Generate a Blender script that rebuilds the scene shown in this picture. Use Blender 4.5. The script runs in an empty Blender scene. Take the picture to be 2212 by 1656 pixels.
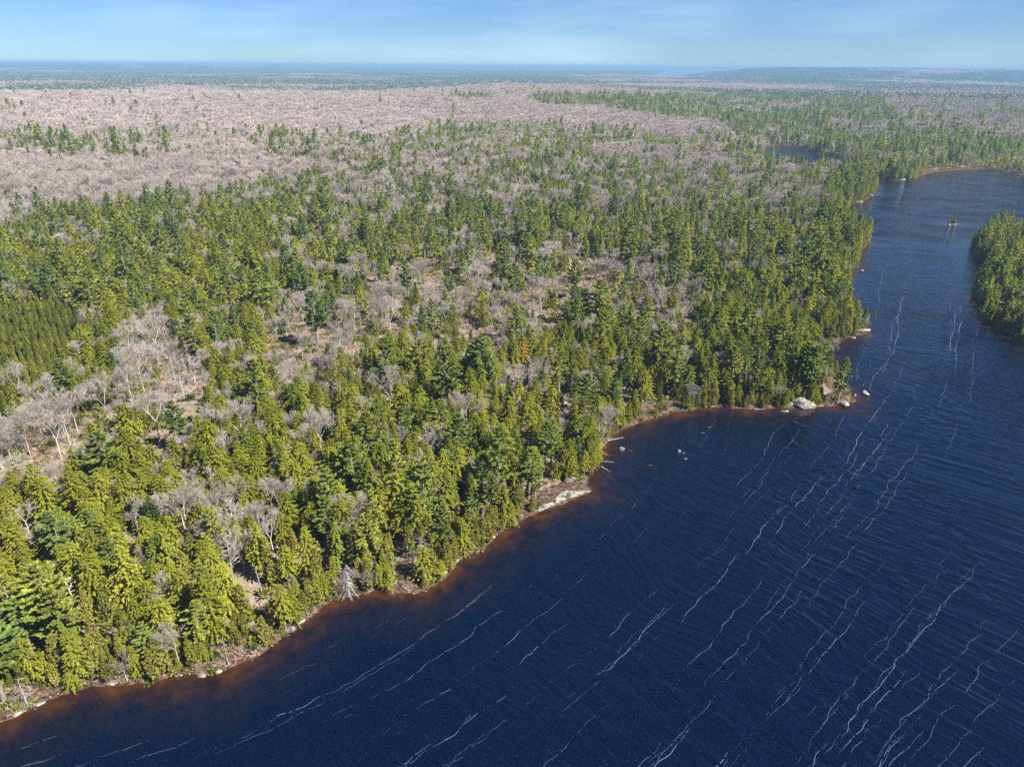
import bpy, math, random
import numpy as np
from mathutils import Matrix, Vector

# ------------------------------------------------------------------ camera, sky, sun, exposure
SC = bpy.context.scene
COL = SC.collection
CAM_H = 90.0
PITCH = math.radians(24.58)
ROLL = math.radians(0.36)
SUN_EL = math.radians(47)
SUN_AZ = math.radians(118)          # clockwise from the view direction (+Y): the sun stands to the right
FPX = 1500.0                        # focal length in units of a 2212 x 1656 picture

cd = bpy.data.cameras.new('camera')
cd.sensor_width = 36.0
cd.lens = 36.0 * FPX / 2212.0
cd.clip_start = 1.0
cd.clip_end = 90000.0
cam = bpy.data.objects.new('camera', cd)
COL.objects.link(cam)
CM = Matrix.Translation((0, 0, CAM_H)) @ Matrix.Rotation(math.pi / 2 - PITCH, 4, 'X') @ Matrix.Rotation(ROLL, 4, 'Z')
cam.matrix_world = CM
SC.camera = cam

world = bpy.data.worlds.new("World")
SC.world = world
world.use_nodes = True
wt = world.node_tree
for n in list(wt.nodes):
    wt.nodes.remove(n)
wo = wt.nodes.new('ShaderNodeOutputWorld')
wb = wt.nodes.new('ShaderNodeBackground')
ws = wt.nodes.new('ShaderNodeTexSky')
ws.sky_type = 'NISHITA'
ws.sun_disc = False
ws.sun_elevation = SUN_EL
ws.sun_rotation = SUN_AZ
ws.altitude = 0
ws.air_density = 0.8
ws.dust_density = 0.0
ws.ozone_density = 3.0
wb.inputs['Strength'].default_value = 0.060
# thin streaks of cirrus, mixed by direction
wtc = wt.nodes.new('ShaderNodeTexCoord')
wm = wt.nodes.new('ShaderNodeMapping')
wm.inputs['Scale'].default_value = (1.3, 1.3, 9.0)
wm.inputs['Rotation'].default_value = (0.10, 0.05, 0.4)
wn = wt.nodes.new('ShaderNodeTexNoise')
wn.inputs['Scale'].default_value = 2.2
wn.inputs['Detail'].default_value = 6
wn.inputs['Roughness'].default_value = 0.55
wr = wt.nodes.new('ShaderNodeValToRGB')
wr.color_ramp.elements[0].position = 0.46
wr.color_ramp.elements[0].color = (0, 0, 0, 1)
wr.color_ramp.elements[1].position = 0.80
wr.color_ramp.elements[1].color = (0.34, 0.34, 0.34, 1)
wx = wt.nodes.new('ShaderNodeMixRGB')
wx.inputs['Color2'].default_value = (5.0, 6.4, 7.6, 1)
wg = wt.nodes.new('ShaderNodeMixRGB')
wg.blend_type = 'MULTIPLY'
wg.inputs['Fac'].default_value = 1.0
wg.inputs['Color2'].default_value = (0.325, 0.455, 0.64, 1)
L = wt.links.new
L(wtc.outputs['Generated'], wm.inputs['Vector']); L(wm.outputs[0], wn.inputs['Vector'])
L(wn.outputs['Fac'], wr.inputs[0]); L(wr.outputs[0], wx.inputs['Fac'])
L(ws.outputs[0], wg.inputs['Color1']); L(wg.outputs[0], wx.inputs['Color1'])
L(wx.outputs[0], wb.inputs['Color']); L(wb.outputs[0], wo.inputs['Surface'])

sd_ = bpy.data.lights.new('sun', 'SUN')
sd_.energy = 5.0
sd_.angle = math.radians(0.53)
sd_.color = (1.0, 0.955, 0.88)
sun = bpy.data.objects.new('sun', sd_)
COL.objects.link(sun)
sdir = Vector((math.sin(SUN_AZ) * math.cos(SUN_EL), math.cos(SUN_AZ) * math.cos(SUN_EL), math.sin(SUN_EL)))
sun.rotation_euler = sdir.to_track_quat('Z', 'Y').to_euler()
sun.location = (0, 0, 300)

SC.view_settings.view_transform = 'Standard'
SC.view_settings.look = 'None'
SC.view_settings.exposure = 1.62
SC.view_settings.gamma = 1.0
SC.view_settings.use_curve_mapping = False
SC.cycles.max_bounces = 5
SC.cycles.diffuse_bounces = 3
SC.cycles.glossy_bounces = 2
SC.cycles.transmission_bounces = 2
SC.cycles.volume_bounces = 0
SC.cycles.transparent_max_bounces = 4
SC.cycles.use_denoising = False
SC.cycles.denoiser = 'OPENIMAGEDENOISE'
SC.cycles.denoising_input_passes = 'RGB_ALBEDO_NORMAL'
SC.cycles.denoising_prefilter = 'ACCURATE'
SC.cycles.caustics_reflective = False
SC.cycles.caustics_refractive = False
SC.cycles.sample_clamp_indirect = 4.0

R = np.random.default_rng(11)
CMI = np.array(CM.inverted())
CMN = np.array(CM)

# ------------------------------------------------------------------ measuring helpers
def project(x, y, z):
    x = np.asarray(x, float); y = np.asarray(y, float); z = np.asarray(z, float)
    v = [CMI[i, 0] * x + CMI[i, 1] * y + CMI[i, 2] * z + CMI[i, 3] for i in range(3)]
    d = np.where(-v[2] > 1.0, -v[2], 1.0)
    ok = -v[2] > 1.0
    return np.where(ok, 1106 + FPX * v[0] / d, -1e6), np.where(ok, 828 - FPX * v[1] / d, 1e6), np.where(ok, d, 1e9)

def ray(px, py):
    d = CMN[:3, :3] @ np.array([(px - 1106) / FPX, (828 - py) / FPX, -1.0])
    return d

def G0(px, py, z=0.0):
    d = ray(px, py)
    t = (z - CAM_H) / d[2]
    return np.array([d[0] * t, d[1] * t])

def hash2(ix, iy, seed):
    h = (ix.astype(np.int64) * 374761393 + iy.astype(np.int64) * 668265263 + seed * 982451653) & 0xFFFFFFFF
    h = ((h ^ (h >> 13)) * 1274126177) & 0xFFFFFFFF
    h = ((h ^ (h >> 16)) * 2246822519) & 0xFFFFFFFF
    return ((h ^ (h >> 15)) & 0xFFFFFF) / float(0xFFFFFF)

def vnoise(x, y, s, seed=0):
    x = np.asarray(x, float) / s; y = np.asarray(y, float) / s
    ix = np.floor(x); iy = np.floor(y)
    fx = x - ix; fy = y - iy
    fx = fx * fx * (3 - 2 * fx); fy = fy * fy * (3 - 2 * fy)
    a = hash2(ix, iy, seed); b = hash2(ix + 1, iy, seed); c = hash2(ix, iy + 1, seed); d = hash2(ix + 1, iy + 1, seed)
    return (a * (1 - fx) + b * fx) * (1 - fy) + (c * (1 - fx) + d * fx) * fy

def fbm(x, y, s, seed=0, oct=3):
    r = 0; a = 1; t = 0
    for k in range(oct):
        r = r + a * vnoise(x, y, s / 2 ** k, seed + k * 17); t += a; a *= 0.5
    return r / t

def sstep(a, b, x):
    t = np.clip((x - a) / (b - a), 0, 1)
    return t * t * (3 - 2 * t)

def inside(poly, x, y):
    r = np.zeros(x.shape, bool)
    n = len(poly)
    for i in range(n):
        x0, y0 = poly[i]; x1, y1 = poly[(i + 1) % n]
        if y0 == y1:
            continue
        c = ((y0 > y) != (y1 > y)) & (x < (x1 - x0) * (y - y0) / (y1 - y0) + x0)
        r ^= c
    return r

def polydist(poly, x, y):
    d2 = np.full(x.shape, 1e18)
    n = len(poly)
    for i in range(n):
        x0, y0 = poly[i]; x1, y1 = poly[(i + 1) % n]
        dx, dy = x1 - x0, y1 - y0
        t = np.clip(((x - x0) * dx + (y - y0) * dy) / (dx * dx + dy * dy + 1e-9), 0, 1)
        d2 = np.minimum(d2, (x - x0 - t * dx) ** 2 + (y - y0 - t * dy) ** 2)
    return np.sqrt(d2)

SHORE_PX = [(-160, 1640), (0, 1563), (50, 1539), (100, 1511), (157, 1496), (197, 1481), (233, 1484), (300, 1471), (353, 1469), (387, 1459),
    (430, 1461), (480, 1451), (520, 1428), (563, 1406), (620, 1369), (653, 1336), (700, 1306), (737, 1291), (780, 1284), (820, 1274),
    (850, 1278), (900, 1280), (940, 1262), (965, 1240), (978, 1220), (1000, 1202), (1040, 1182), (1080, 1150), (1110, 1132), (1150, 1112),
    (1180, 1100), (1230, 1078), (1279, 1062), (1262, 1046), (1278, 1022), (1290, 1000), (1300, 975), (1312, 952), (1340, 933), (1370, 917),
    (1400, 905), (1440, 895), (1475, 889), (1510, 880), (1560, 878), (1610, 882), (1660, 884), (1710, 880), (1770, 877), (1828, 876),
    (1845, 866), (1835, 848), (1806, 826), (1788, 803), (1778, 770), (1766, 742), (1762, 728), (1800, 736), (1830, 730), (1871, 720),
    (1860, 702), (1835, 672), (1826, 640), (1826, 612), (1832, 593), (1850, 568), (1853, 547), (1877, 524), (1870, 508), (1842, 494), (1820, 474),
    (1822, 454), (1842, 441), (1868, 433), (1890, 418), (1893, 402), (1864, 394), (1825, 380), (1785, 374), (1745, 374), (1690, 372), (1648, 362),
    (1648, 326), (1656, 315), (1700, 314), (1745, 325), (1800, 338), (1850, 356), (1891, 374), (1915, 388), (1935, 391), (1971, 387),
    (1995, 377), (2021, 371), (2091, 366), (2155, 366), (2178, 374), (2212, 388)]
LAKE = [tuple(G0(*p)) for p in SHORE_PX]
LAKE = [(-210, -380), (-160, -60), (-120, 30)] + LAKE + [(560, 560), (720, 380), (700, -100), (520, -420)]
ISL_PX = [(2290, 790), (2212, 737), (2168, 716), (2128, 693), (2114, 664), (2106, 634), (2112, 606), (2124, 572), (2110, 548), (2101, 528), (2110, 512), (2150, 506), (2230, 512), (2330, 540), (2420, 640), (2400, 760)]
ISLAND = [tuple(G0(*p)) for p in ISL_PX]
ISLET = [tuple(G0(2055 + 8.0 * math.cos(a), 484 + 2.6 * math.sin(a))) for a in np.linspace(0, 2 * math.pi, 9)[:-1]]
FARLAKE = [tuple(G0(*p)) for p in [(1392, 163.5), (1430, 158), (1440, 155.5), (1520, 156), (1520, 160), (1475, 167), (1440, 168)]]

def land_sd(x, y):
    x = np.asarray(x, float); y = np.asarray(y, float)
    out = np.full(x.shape, 1e4)
    m = (np.abs(x) < 1100) & (y < 1300) & (y > -700)
    if m.any():
        a, b = x[m], y[m]
        s = polydist(LAKE, a, b) * np.where(inside(LAKE, a, b), -1, 1)
        i = polydist(ISLAND, a, b) * np.where(inside(ISLAND, a, b), 1, -1)
        j = polydist(ISLET, a, b) * np.where(inside(ISLET, a, b), 1, -1)
        s = np.maximum(np.maximum(s, i), j)
        s = s + (fbm(a, b, 6.0, 5, 2) - 0.5) * 1.8 * (1 - sstep(8, 30, np.abs(s)))
        out[m] = s
    m = ~m & (y > 3000)
    if m.any():
        a, b = x[m], y[m]
        out[m] = polydist(FARLAKE, a, b) * np.where(inside(FARLAKE, a, b), -1, 1)
    return out

def terrain(x, y, sd=None):
    x = np.asarray(x, float); y = np.asarray(y, float)
    if sd is None:
        sd = land_sd(x, y)
    r = np.hypot(x, y)
    az = np.degrees(np.arctan2(x, y))
    amp = np.interp(az, [-180, -50, -22, -8, -4.5, -1, 4, 10, 18, 30, 60, 180], [10, 28, 30, 29, 27, 35, 32, 20, 12, 13, 12, 10])
    rc = np.interp(az, [-60, -10, -3, 4, 20, 60], [1250, 1300, 1650, 1750, 1900, 1900])
    up = sstep(0.16, 1.0, r / rc); dn = 1 - sstep(1.05, 1.75, r / rc)
    h = amp * up * dn
    h = h + 4.0 * (fbm(x, y, 160, 3, 3) - 0.35) * sstep(10, 160, sd) * (1 - sstep(1500, 3000, r))
    h = h + 7.0 * (fbm(x, y, 420, 8, 2) - 0.42) * 1.5 * sstep(200, 600, r)
    # rolling lowland and distant hills
    h = h + 34 * (fbm(x, y, 2300, 21, 3) - 0.45) * sstep(1900, 3600, r)
    h = h + 200 * np.clip(fbm(x, y, 6500, 33, 3) - 0.42, 0, 1) * sstep(8000, 20000, r)
    h = h + (150 * fbm(x, y, 2600, 47, 3) - 75) * sstep(9000, 16000, r)
    h = h + 72 * np.exp(-((r - 8200) / 1900.0) ** 2) * sstep(12.5, 20, az) * (1 - sstep(60, 75, az)) * (.75 + .5 * fbm(x, y, 1500, 66, 2)) + 50 * np.exp(-((r - 11500) / 1500.0) ** 2) * fbm(x, y, 3000, 67, 2)
    side = np.interp(az, [-180, -36, -30, -10, 8, 14, 22, 30, 40, 180], [60, 70, 30, 60, 50, 70, 10, -60, -60, 40])
    h = h + side * sstep(14000, 22000, r)
    h = np.where(h > 45, 45 + 43 * np.tanh((h - 45) / 43), h)
    h = h * sstep(0, 90, sd) + 1.3 * (1 - np.exp(-np.clip(sd, 0, 500) / 2.2)) + 0.5 * (fbm(x, y, 4, 9, 2) - 0.4) * sstep(0.5, 5, sd)
    h = np.maximum(h, 0.25 * sstep(0, 3, sd))
    return np.where(sd > 0, h, np.maximum(sd * 0.35, -5.0))

def GT(px, py):
    """the point of the ground seen at a picture position"""
    z = 0.0
    for _ in range(14):
        p = G0(px, py, z)
        z = 0.5 * z + 0.5 * float(terrain(np.array([p[0]]), np.array([p[1]]))[0])
    return p[0], p[1], float(terrain(np.array([p[0]]), np.array([p[1]]))[0])

# ------------------------------------------------------------------ object helpers
def tag(o, label=None, cat=None, group=None, kind=None):
    if label: o['label'] = label
    if cat: o['category'] = cat
    if group: o['group'] = group
    if kind: o['kind'] = kind
    return o

def mesh_np(name, V, F, mats, mi=None, smooth=False):
    """F: (n,3) or (n,4) int array, or a list of such arrays"""
    Fs = F if isinstance(F, list) else [F]
    Fs = [f for f in Fs if len(f)]
    me = bpy.data.meshes.new(name)
    V = np.asarray(V, np.float32)
    me.vertices.add(len(V)); me.vertices.foreach_set('co', V.ravel())
    idx = np.concatenate([f.ravel() for f in Fs]).astype(np.int32)
    cnt = np.concatenate([np.full(len(f), f.shape[1], np.int32) for f in Fs])
    me.loops.add(len(idx)); me.loops.foreach_set('vertex_index', idx)
    st = np.concatenate([[0], np.cumsum(cnt)[:-1]]).astype(np.int32)
    me.polygons.add(len(cnt)); me.polygons.foreach_set('loop_start', st)
    try:
        me.polygons.foreach_set('loop_total', cnt)
    except Exception:
        pass
    for m in mats: me.materials.append(m)
    if mi is not None: me.polygons.foreach_set('material_index', np.asarray(mi, np.int32))
    me.polygons.foreach_set('use_smooth', np.full(len(cnt), smooth))
    me.update(calc_edges=True)
    return me

def link(name, me, parent=None, loc=None):
    o = bpy.data.objects.new(name, me)
    COL.objects.link(o)
    if parent: o.parent = parent
    if loc is not None: o.location = loc
    return o

class N:
    """small node-tree writer"""
    def __init__(s, name):
        s.m = bpy.data.materials.new(name); s.m.use_nodes = True
        s.t = s.m.node_tree
        for n in list(s.t.nodes): s.t.nodes.remove(n)
        s.out = s.t.nodes.new('ShaderNodeOutputMaterial')
    def n(s, typ, **kw):
        x = s.t.nodes.new('ShaderNode' + typ)
        for k, v in kw.items(): setattr(x, k, v)
        return x
    def l(s, a, b): s.t.links.new(a, b)
    def val(s, x, sock, v):
        if hasattr(v, 'is_linked') or isinstance(v, bpy.types.NodeSocket): s.l(v, x.inputs[sock])
        else: x.inputs[sock].default_value = v
    def attr(s, name, typ='GEOMETRY'):
        x = s.n('Attribute'); x.attribute_type = typ; x.attribute_name = name
        return x.outputs['Fac']
    def noise(s, vec, scale, detail=3, rough=0.5, dist=0.0):
        x = s.n('TexNoise'); s.l(vec, x.inputs['Vector'])
        x.inputs['Scale'].default_value = scale; x.inputs['Detail'].default_value = detail
        x.inputs['Roughness'].default_value = rough; x.inputs['Distortion'].default_value = dist
        return x.outputs['Fac']
    def ramp(s, fac, stops):
        x = s.n('ValToRGB'); s.l(fac, x.inputs[0])
        e = x.color_ramp.elements
        while len(e) > 1: e.remove(e[-1])
        e[0].position = stops[0][0]; e[0].color = (*stops[0][1], 1)
        for p, c in stops[1:]:
            k = e.new(p); k.color = (*c, 1)
        return x.outputs[0]
    def mix(s, fac, a, b, mode='MIX'):
        x = s.n('MixRGB', blend_type=mode)
        s.val(x, 'Fac', fac)
        for k, v in (('Color1', a), ('Color2', b)):
            s.val(x, k, (*v, 1) if isinstance(v, tuple) and len(v) == 3 else v)
        return x.outputs[0]
    def math(s, op, a, b=0.0, clamp=False):
        x = s.n('Math', operation=op); x.use_clamp = clamp
        s.val(x, 0, a); s.val(x, 1, b)
        return x.outputs[0]
    def mapping(s, vec, rot=(0, 0, 0), scale=(1, 1, 1), loc=(0, 0, 0)):
        x = s.n('Mapping'); s.l(vec, x.inputs['Vector'])
        x.inputs['Rotation'].default_value = rot; x.inputs['Scale'].default_value = scale; x.inputs['Location'].default_value = loc
        return x.outputs[0]

# ------------------------------------------------------------------ materials
def foliage_mat(name, stops, transl=0.30):
    """stops: colour over the tree's own tint value 0..1"""
    w = N(name)
    tint = w.attr('tint', 'INSTANCER')
    oi = w.n('ObjectInfo').outputs['Random']
    tc = w.n('TexCoord').outputs['Object']
    base = w.ramp(tint, stops)
    nz = w.noise(tc, 0.9, 2, 0.6)
    v = w.math('MULTIPLY_ADD', nz, 1.1); v.node.inputs[2].default_value = 0.42
    r = w.math('MULTIPLY_ADD', oi, 0.35); r.node.inputs[2].default_value = 0.82
    k = w.math('MULTIPLY', v, r)
    hs = w.n('HueSaturation')
    w.l(base, hs.inputs['Color']); w.l(k, hs.inputs['Value'])
    h = w.math('MULTIPLY_ADD', w.noise(tc, 0.35, 1), 0.05); h.node.inputs[2].default_value = 0.475
    w.l(h, hs.inputs['Hue'])
    hs.inputs['Saturation'].default_value = 1.0
    d = w.n('BsdfDiffuse'); t = w.n('BsdfTranslucent'); mx = w.n('MixShader')
    w.l(hs.outputs[0], d.inputs['Color'])
    tcx = w.mix(1.0, hs.outputs[0], (1.35, 1.25, 0.45), 'MULTIPLY')
    w.l(tcx, t.inputs['Color'])
    mx.inputs[0].default_value = transl
    w.l(d.outputs[0], mx.inputs[1]); w.l(t.outputs[0], mx.inputs[2]); w.l(mx.outputs[0], w.out.inputs[0])
    return w.m

def bark_mat(name, a, b, scale=6.0, tint=False, tb=None):
    w = N(name)
    tc = w.n('TexCoord').outputs['Object']
    mp = w.mapping(tc, scale=(1, 1, 0.35))
    c = w.ramp(w.noise(mp, scale, 3, 0.6), [(0.3, a), (0.7, b)])
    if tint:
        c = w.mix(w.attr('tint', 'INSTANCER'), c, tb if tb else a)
    oi = w.n('ObjectInfo').outputs['Random']
    k = w.math('MULTIPLY_ADD', oi, 0.4); k.node.inputs[2].default_value = 0.8
    hs = w.n('HueSaturation'); w.l(c, hs.inputs['Color']); w.l(k, hs.inputs['Value'])
    p = w.n('BsdfDiffuse'); w.l(hs.outputs[0], p.inputs['Color'])
    w.l(p.outputs[0], w.out.inputs[0])
    return w.m

M = {}
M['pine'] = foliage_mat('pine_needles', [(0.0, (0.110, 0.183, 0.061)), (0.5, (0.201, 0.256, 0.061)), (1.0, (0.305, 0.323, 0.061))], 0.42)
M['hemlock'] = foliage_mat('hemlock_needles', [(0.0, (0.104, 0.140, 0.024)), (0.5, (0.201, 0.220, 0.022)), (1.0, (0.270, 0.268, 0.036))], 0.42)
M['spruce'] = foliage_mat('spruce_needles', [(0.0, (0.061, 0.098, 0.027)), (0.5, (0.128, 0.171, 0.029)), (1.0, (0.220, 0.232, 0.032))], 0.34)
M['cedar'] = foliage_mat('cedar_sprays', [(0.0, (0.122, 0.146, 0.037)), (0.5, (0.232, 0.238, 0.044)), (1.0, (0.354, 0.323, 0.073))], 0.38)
M['orange'] = foliage_mat('orange_needles', [(0.0, (0.26, 0.17, 0.03)), (1.0, (0.34, 0.23, 0.035))], 0.3)
M['shrub_leaf'] = foliage_mat('shrub_leaves', [(0.0, (0.07, 0.11, 0.02)), (1.0, (0.20, 0.20, 0.03))], 0.3)
M['bark'] = bark_mat('conifer_bark', (0.10, 0.085, 0.075), (0.27, 0.24, 0.22))
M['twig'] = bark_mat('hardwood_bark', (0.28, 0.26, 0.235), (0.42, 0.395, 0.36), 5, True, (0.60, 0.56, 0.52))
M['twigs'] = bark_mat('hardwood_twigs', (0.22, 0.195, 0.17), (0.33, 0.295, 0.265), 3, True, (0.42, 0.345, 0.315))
M['dead'] = bark_mat('dead_wood', (0.20, 0.185, 0.17), (0.36, 0.34, 0.32), 4)
M['brush'] = bark_mat('brush_twigs', (0.22, 0.16, 0.12), (0.40, 0.31, 0.25), 3, True, (0.28, 0.185, 0.13))

def rock_mat():
    w = N('granite')
    tc = w.n('TexCoord').outputs['Object']
    a = w.noise(tc, 1.3, 5, 0.65); b = w.noise(tc, 9, 3, 0.7)
    c = w.ramp(a, [(0.34, (0.07, 0.068, 0.066)), (0.5, (0.19, 0.184, 0.175)), (0.66, (0.33, 0.32, 0.295))])
    c = w.mix(0.35, c, w.ramp(b, [(0.3, (0.16, 0.15, 0.14)), (0.7, (0.75, 0.73, 0.68))]), 'MULTIPLY')
    c = w.mix(w.math('MULTIPLY', w.ramp(w.noise(tc, 0.7, 3), [(0.5, (0, 0, 0)), (0.62, (1, 1, 1))]), 0.6), c, (0.30, 0.26, 0.17))
    bp = w.n('Bump'); bp.inputs['Distance'].default_value = 0.15; bp.inputs['Strength'].default_value = 0.7
    w.l(a, bp.inputs['Height'])
    p = w.n('BsdfPrincipled'); p.inputs['Roughness'].default_value = 0.85
    w.l(c, p.inputs['Base Color']); w.l(bp.outputs[0], p.inputs['Normal']); w.l(p.outputs[0], w.out.inputs[0])
    return w.m
M['rock'] = rock_mat()

def wet_rock_mat():
    w = N('submerged_stone')
    tc = w.n('TexCoord').outputs['Object']
    c = w.ramp(w.noise(tc, 1.5, 4), [(0.3, (0.05, 0.018, 0.008)), (0.7, (0.13, 0.05, 0.022))])
    p = w.n('BsdfPrincipled'); p.inputs['Roughness'].default_value = 0.6
    w.l(c, p.inputs['Base Color']); w.l(p.outputs[0], w.out.inputs[0])
    return w.m
M['wet_rock'] = wet_rock_mat()

def ground_mat():
    w = N('forest_floor')
    g = w.n('NewGeometry').outputs['Position']
    sd = w.attr('shore'); far = w.attr('far'); hd = w.attr('hard')
    n1 = w.noise(g, 0.05, 4, 0.6); n2 = w.noise(g, 0.6, 4, 0.65); n3 = w.noise(g, 2.5, 3, 0.7)
    litter = w.ramp(n2, [(0.30, (0.07, 0.050, 0.038)), (0.50, (0.150, 0.118, 0.088)), (0.70, (0.25, 0.202, 0.155))])
    litter = w.mix(w.math('MULTIPLY', w.ramp(n3, [(0.50, (0, 0, 0)), (0.66, (1, 1, 1))]), 0.5), litter, (0.42, 0.36, 0.30))
    moss = w.mix(0.5, (0.06, 0.07, 0.02), (0.16, 0.15, 0.05))
    col = w.mix(w.math('MULTIPLY', w.ramp(n1, [(0.50, (0, 0, 0)), (0.62, (1, 1, 1))]), 0.45), litter, moss)
    hum = w.mix(w.ramp(w.noise(g, 0.18, 3), [(0.55, (0, 0, 0)), (0.75, (1, 1, 1))]), col, (0.07, 0.05, 0.04))
    # rocky, rooty edge beside the water
    bank = w.ramp(w.noise(g, 1.2, 4, 0.7), [(0.35, (0.022, 0.014, 0.010)), (0.55, (0.075, 0.048, 0.032)), (0.75, (0.20, 0.17, 0.145))])
    bf = w.ramp(sd, [(0.0, (1, 1, 1)), (0.0, (1, 1, 1)), (1.0, (0, 0, 0))])
    bf.node.color_ramp.elements[1].position = 1.0
    c = w.mix(bf, hum, bank)
    # far canopy, seen as one surface
    fc = w.ramp(w.noise(w.mapping(g, scale=(1, 1, 0.2)), 0.0022, 6, 0.62), [(0.40, (0.030, 0.052, 0.018)), (0.60, (0.045, 0.065, 0.025)), (0.68, (0.15, 0.11, 0.09)), (0.85, (0.17, 0.125, 0.105))])
    sp = w.ramp(w.noise(g, 0.02, 3, 0.7), [(0.3, (0.45, 0.45, 0.45)), (0.7, (1.5, 1.5, 1.5))])
    fc = w.mix(1.0, fc, sp, 'MULTIPLY')
    hcol = w.mix(w.noise(g, 0.08, 3, 0.7), (0.24, 0.17, 0.14), (0.40, 0.32, 0.28))
    c = w.mix(w.math('MULTIPLY', hd, 0.8), c, hcol)
    c = w.mix(far, c, fc)
    bp = w.n('Bump'); bp.inputs['Distance'].default_value = 0.5; bp.inputs['Strength'].default_value = 0.6
    w.l(n2, bp.inputs['Height'])
    p = w.n('BsdfDiffuse')
    w.l(c, p.inputs['Color']); w.l(bp.outputs[0], p.inputs['Normal']); w.l(p.outputs[0], w.out.inputs[0])
    return w.m
M['ground'] = ground_mat()

wa = G0(1675, 1100); wb2 = G0(1940, 853)
WIND = math.atan2(wb2[1] - wa[1], wb2[0] - wa[0])     # direction the wind blows from, over the lake

def water_mat():
    w = N('lake_water')
    g = w.n('NewGeometry').outputs['Position']
    sd = w.attr('shore')                                   # 0 at the shore .. 1 far out
    # bend the wave field gently
    big = w.noise(g, 0.012, 2)
    h = None
    for wl, ln, amp, sc, seed in ((2.9, 4.0, 0.20, 0, 0), (1.45, 3.4, 0.18, 0.12, 31), (0.6, 2.2, 0.022, -0.15, 77)):
        rot = w.n('VectorRotate', rotation_type='Z_AXIS')
        w.l(g, rot.inputs['Vector'])
        ang = w.math('MULTIPLY_ADD', big, 1.3); ang.node.inputs[2].default_value = -WIND - 0.65 + sc
        w.l(ang, rot.inputs['Angle'])
        mp = w.mapping(rot.outputs[0], scale=(1 / wl, 1 / (wl * ln), 0), loc=(seed, seed, 0))
        x = w.math('MULTIPLY', w.noise(mp, 1.0, 1.5, 0.5, 0.6), amp)
        h = x if h is None else w.math('ADD', h, x)
    gust = w.ramp(w.noise(g, 0.010, 3, 0.55), [(0.3, (0.7, 0.7, 0.7)), (0.7, (1, 1, 1))])
    calm = w.ramp(sd, [(0.0, (0.35, 0.35, 0.35)), (0.3, (0.85, 0.85, 0.85)), (0.7, (1, 1, 1))])
    hh = w.math('MULTIPLY', w.math('MULTIPLY', h, gust), calm)
    bp = w.n('Bump'); bp.inputs['Strength'].default_value = 1.0; bp.inputs['Distance'].default_value = 2.6
    w.l(hh, bp.inputs['Height'])
    # tea-coloured bed showing through the shallows
    bed = w.ramp(w.noise(g, 0.35, 4, 0.6), [(0.3, (0.012, 0.005, 0.002)), (0.7, (0.060, 0.022, 0.006))])
    nn = w.math('MULTIPLY_ADD', w.noise(g, 0.14, 4, 0.6), 0.14); nn.node.inputs[2].default_value = -0.07
    f = w.ramp(w.math('ADD', sd, nn), [(0.0, (1, 1, 1)), (0.035, (0.42, 0.42, 0.42)), (0.09, (0.12, 0.12, 0.12)), (0.22, (0, 0, 0))])
    deep = (0.0001, 0.0030, 0.0120)
    c = w.mix(f, deep, bed)
    p = w.n('BsdfPrincipled')
    p.inputs['Roughness'].default_value = 0.07
    p.inputs['IOR'].default_value = 1.333
    p.inputs['Specular Tint'].default_value = (0.55, 0.86, 1.0, 1)
    w.l(c, p.inputs['Base Color']); w.l(bp.outputs[0], p.inputs['Normal']); w.l(p.outputs[0], w.out.inputs[0])
    return w.m
M['water'] = water_mat()
w = N('foam'); p = w.n('BsdfDiffuse'); p.inputs['Color'].default_value = (0.26, 0.30, 0.36, 1); w.l(p.outputs[0], w.out.inputs[0]); M['foam'] = w.m

# ------------------------------------------------------------------ ground and lake
def build_setting():
    rr = [0.0, 20, 40, 60]
    r = 60.0
    while r < 620: r += 1.15 + max(0, r - 250) * 0.004; rr.append(r)
    while r < 27500: r *= 1.022; rr.append(r)
    rr = np.array(rr)
    az = np.concatenate([np.arange(-180, -46, 4.0), np.arange(-46, 46.01, 0.36), np.arange(50, 180, 4.0)])
    A = np.radians(az)
    X = rr[:, None] * np.sin(A)[None]; Y = rr[:, None] * np.cos(A)[None]
    x = X.ravel(); y = Y.ravel()
    sd = land_sd(x, y)
    z = terrain(x, y, sd)
    n = len(A); m = len(rr)
    i = np.arange(m - 1)[:, None]; j = np.arange(n)[None]
    j2 = (j + 1) % n
    F = np.stack([(i * n + j), (i * n + j2), ((i + 1) * n + j2), ((i + 1) * n + j)], -1).reshape(-1, 4)
    me = mesh_np('ground', np.stack([x, y, z], 1), F, [M['ground']], smooth=True)
    rad = np.hypot(x, y)
    for nm, v in (('shore', np.clip(sd / 5, 0, 1)), ('far', sstep(1500, 2600, rad)), ('hard', hard_mask(x, y, z))):
        a = me.attributes.new(nm, 'FLOAT', 'POINT'); a.data.foreach_set('value', v.astype(np.float32))
    tag(link('ground', me), kind='structure')
    # water: the faces of the same net that lie over the lake bed
    keep = (sd[F] < 2.5).any(1)
    Fw = F[keep]
    u, inv = np.unique(Fw, return_inverse=True)
    inv = inv.reshape(Fw.shape)
    me = mesh_np('water', np.stack([x[u], y[u], np.zeros(len(u))], 1), inv, [M['water']], smooth=True)
    a = me.attributes.new('shore', 'FLOAT', 'POINT')
    a.data.foreach_set('value', np.clip(-sd[u] / 60, 0, 1).astype(np.float32))
    tag(link('water', me), kind='structure')

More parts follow.
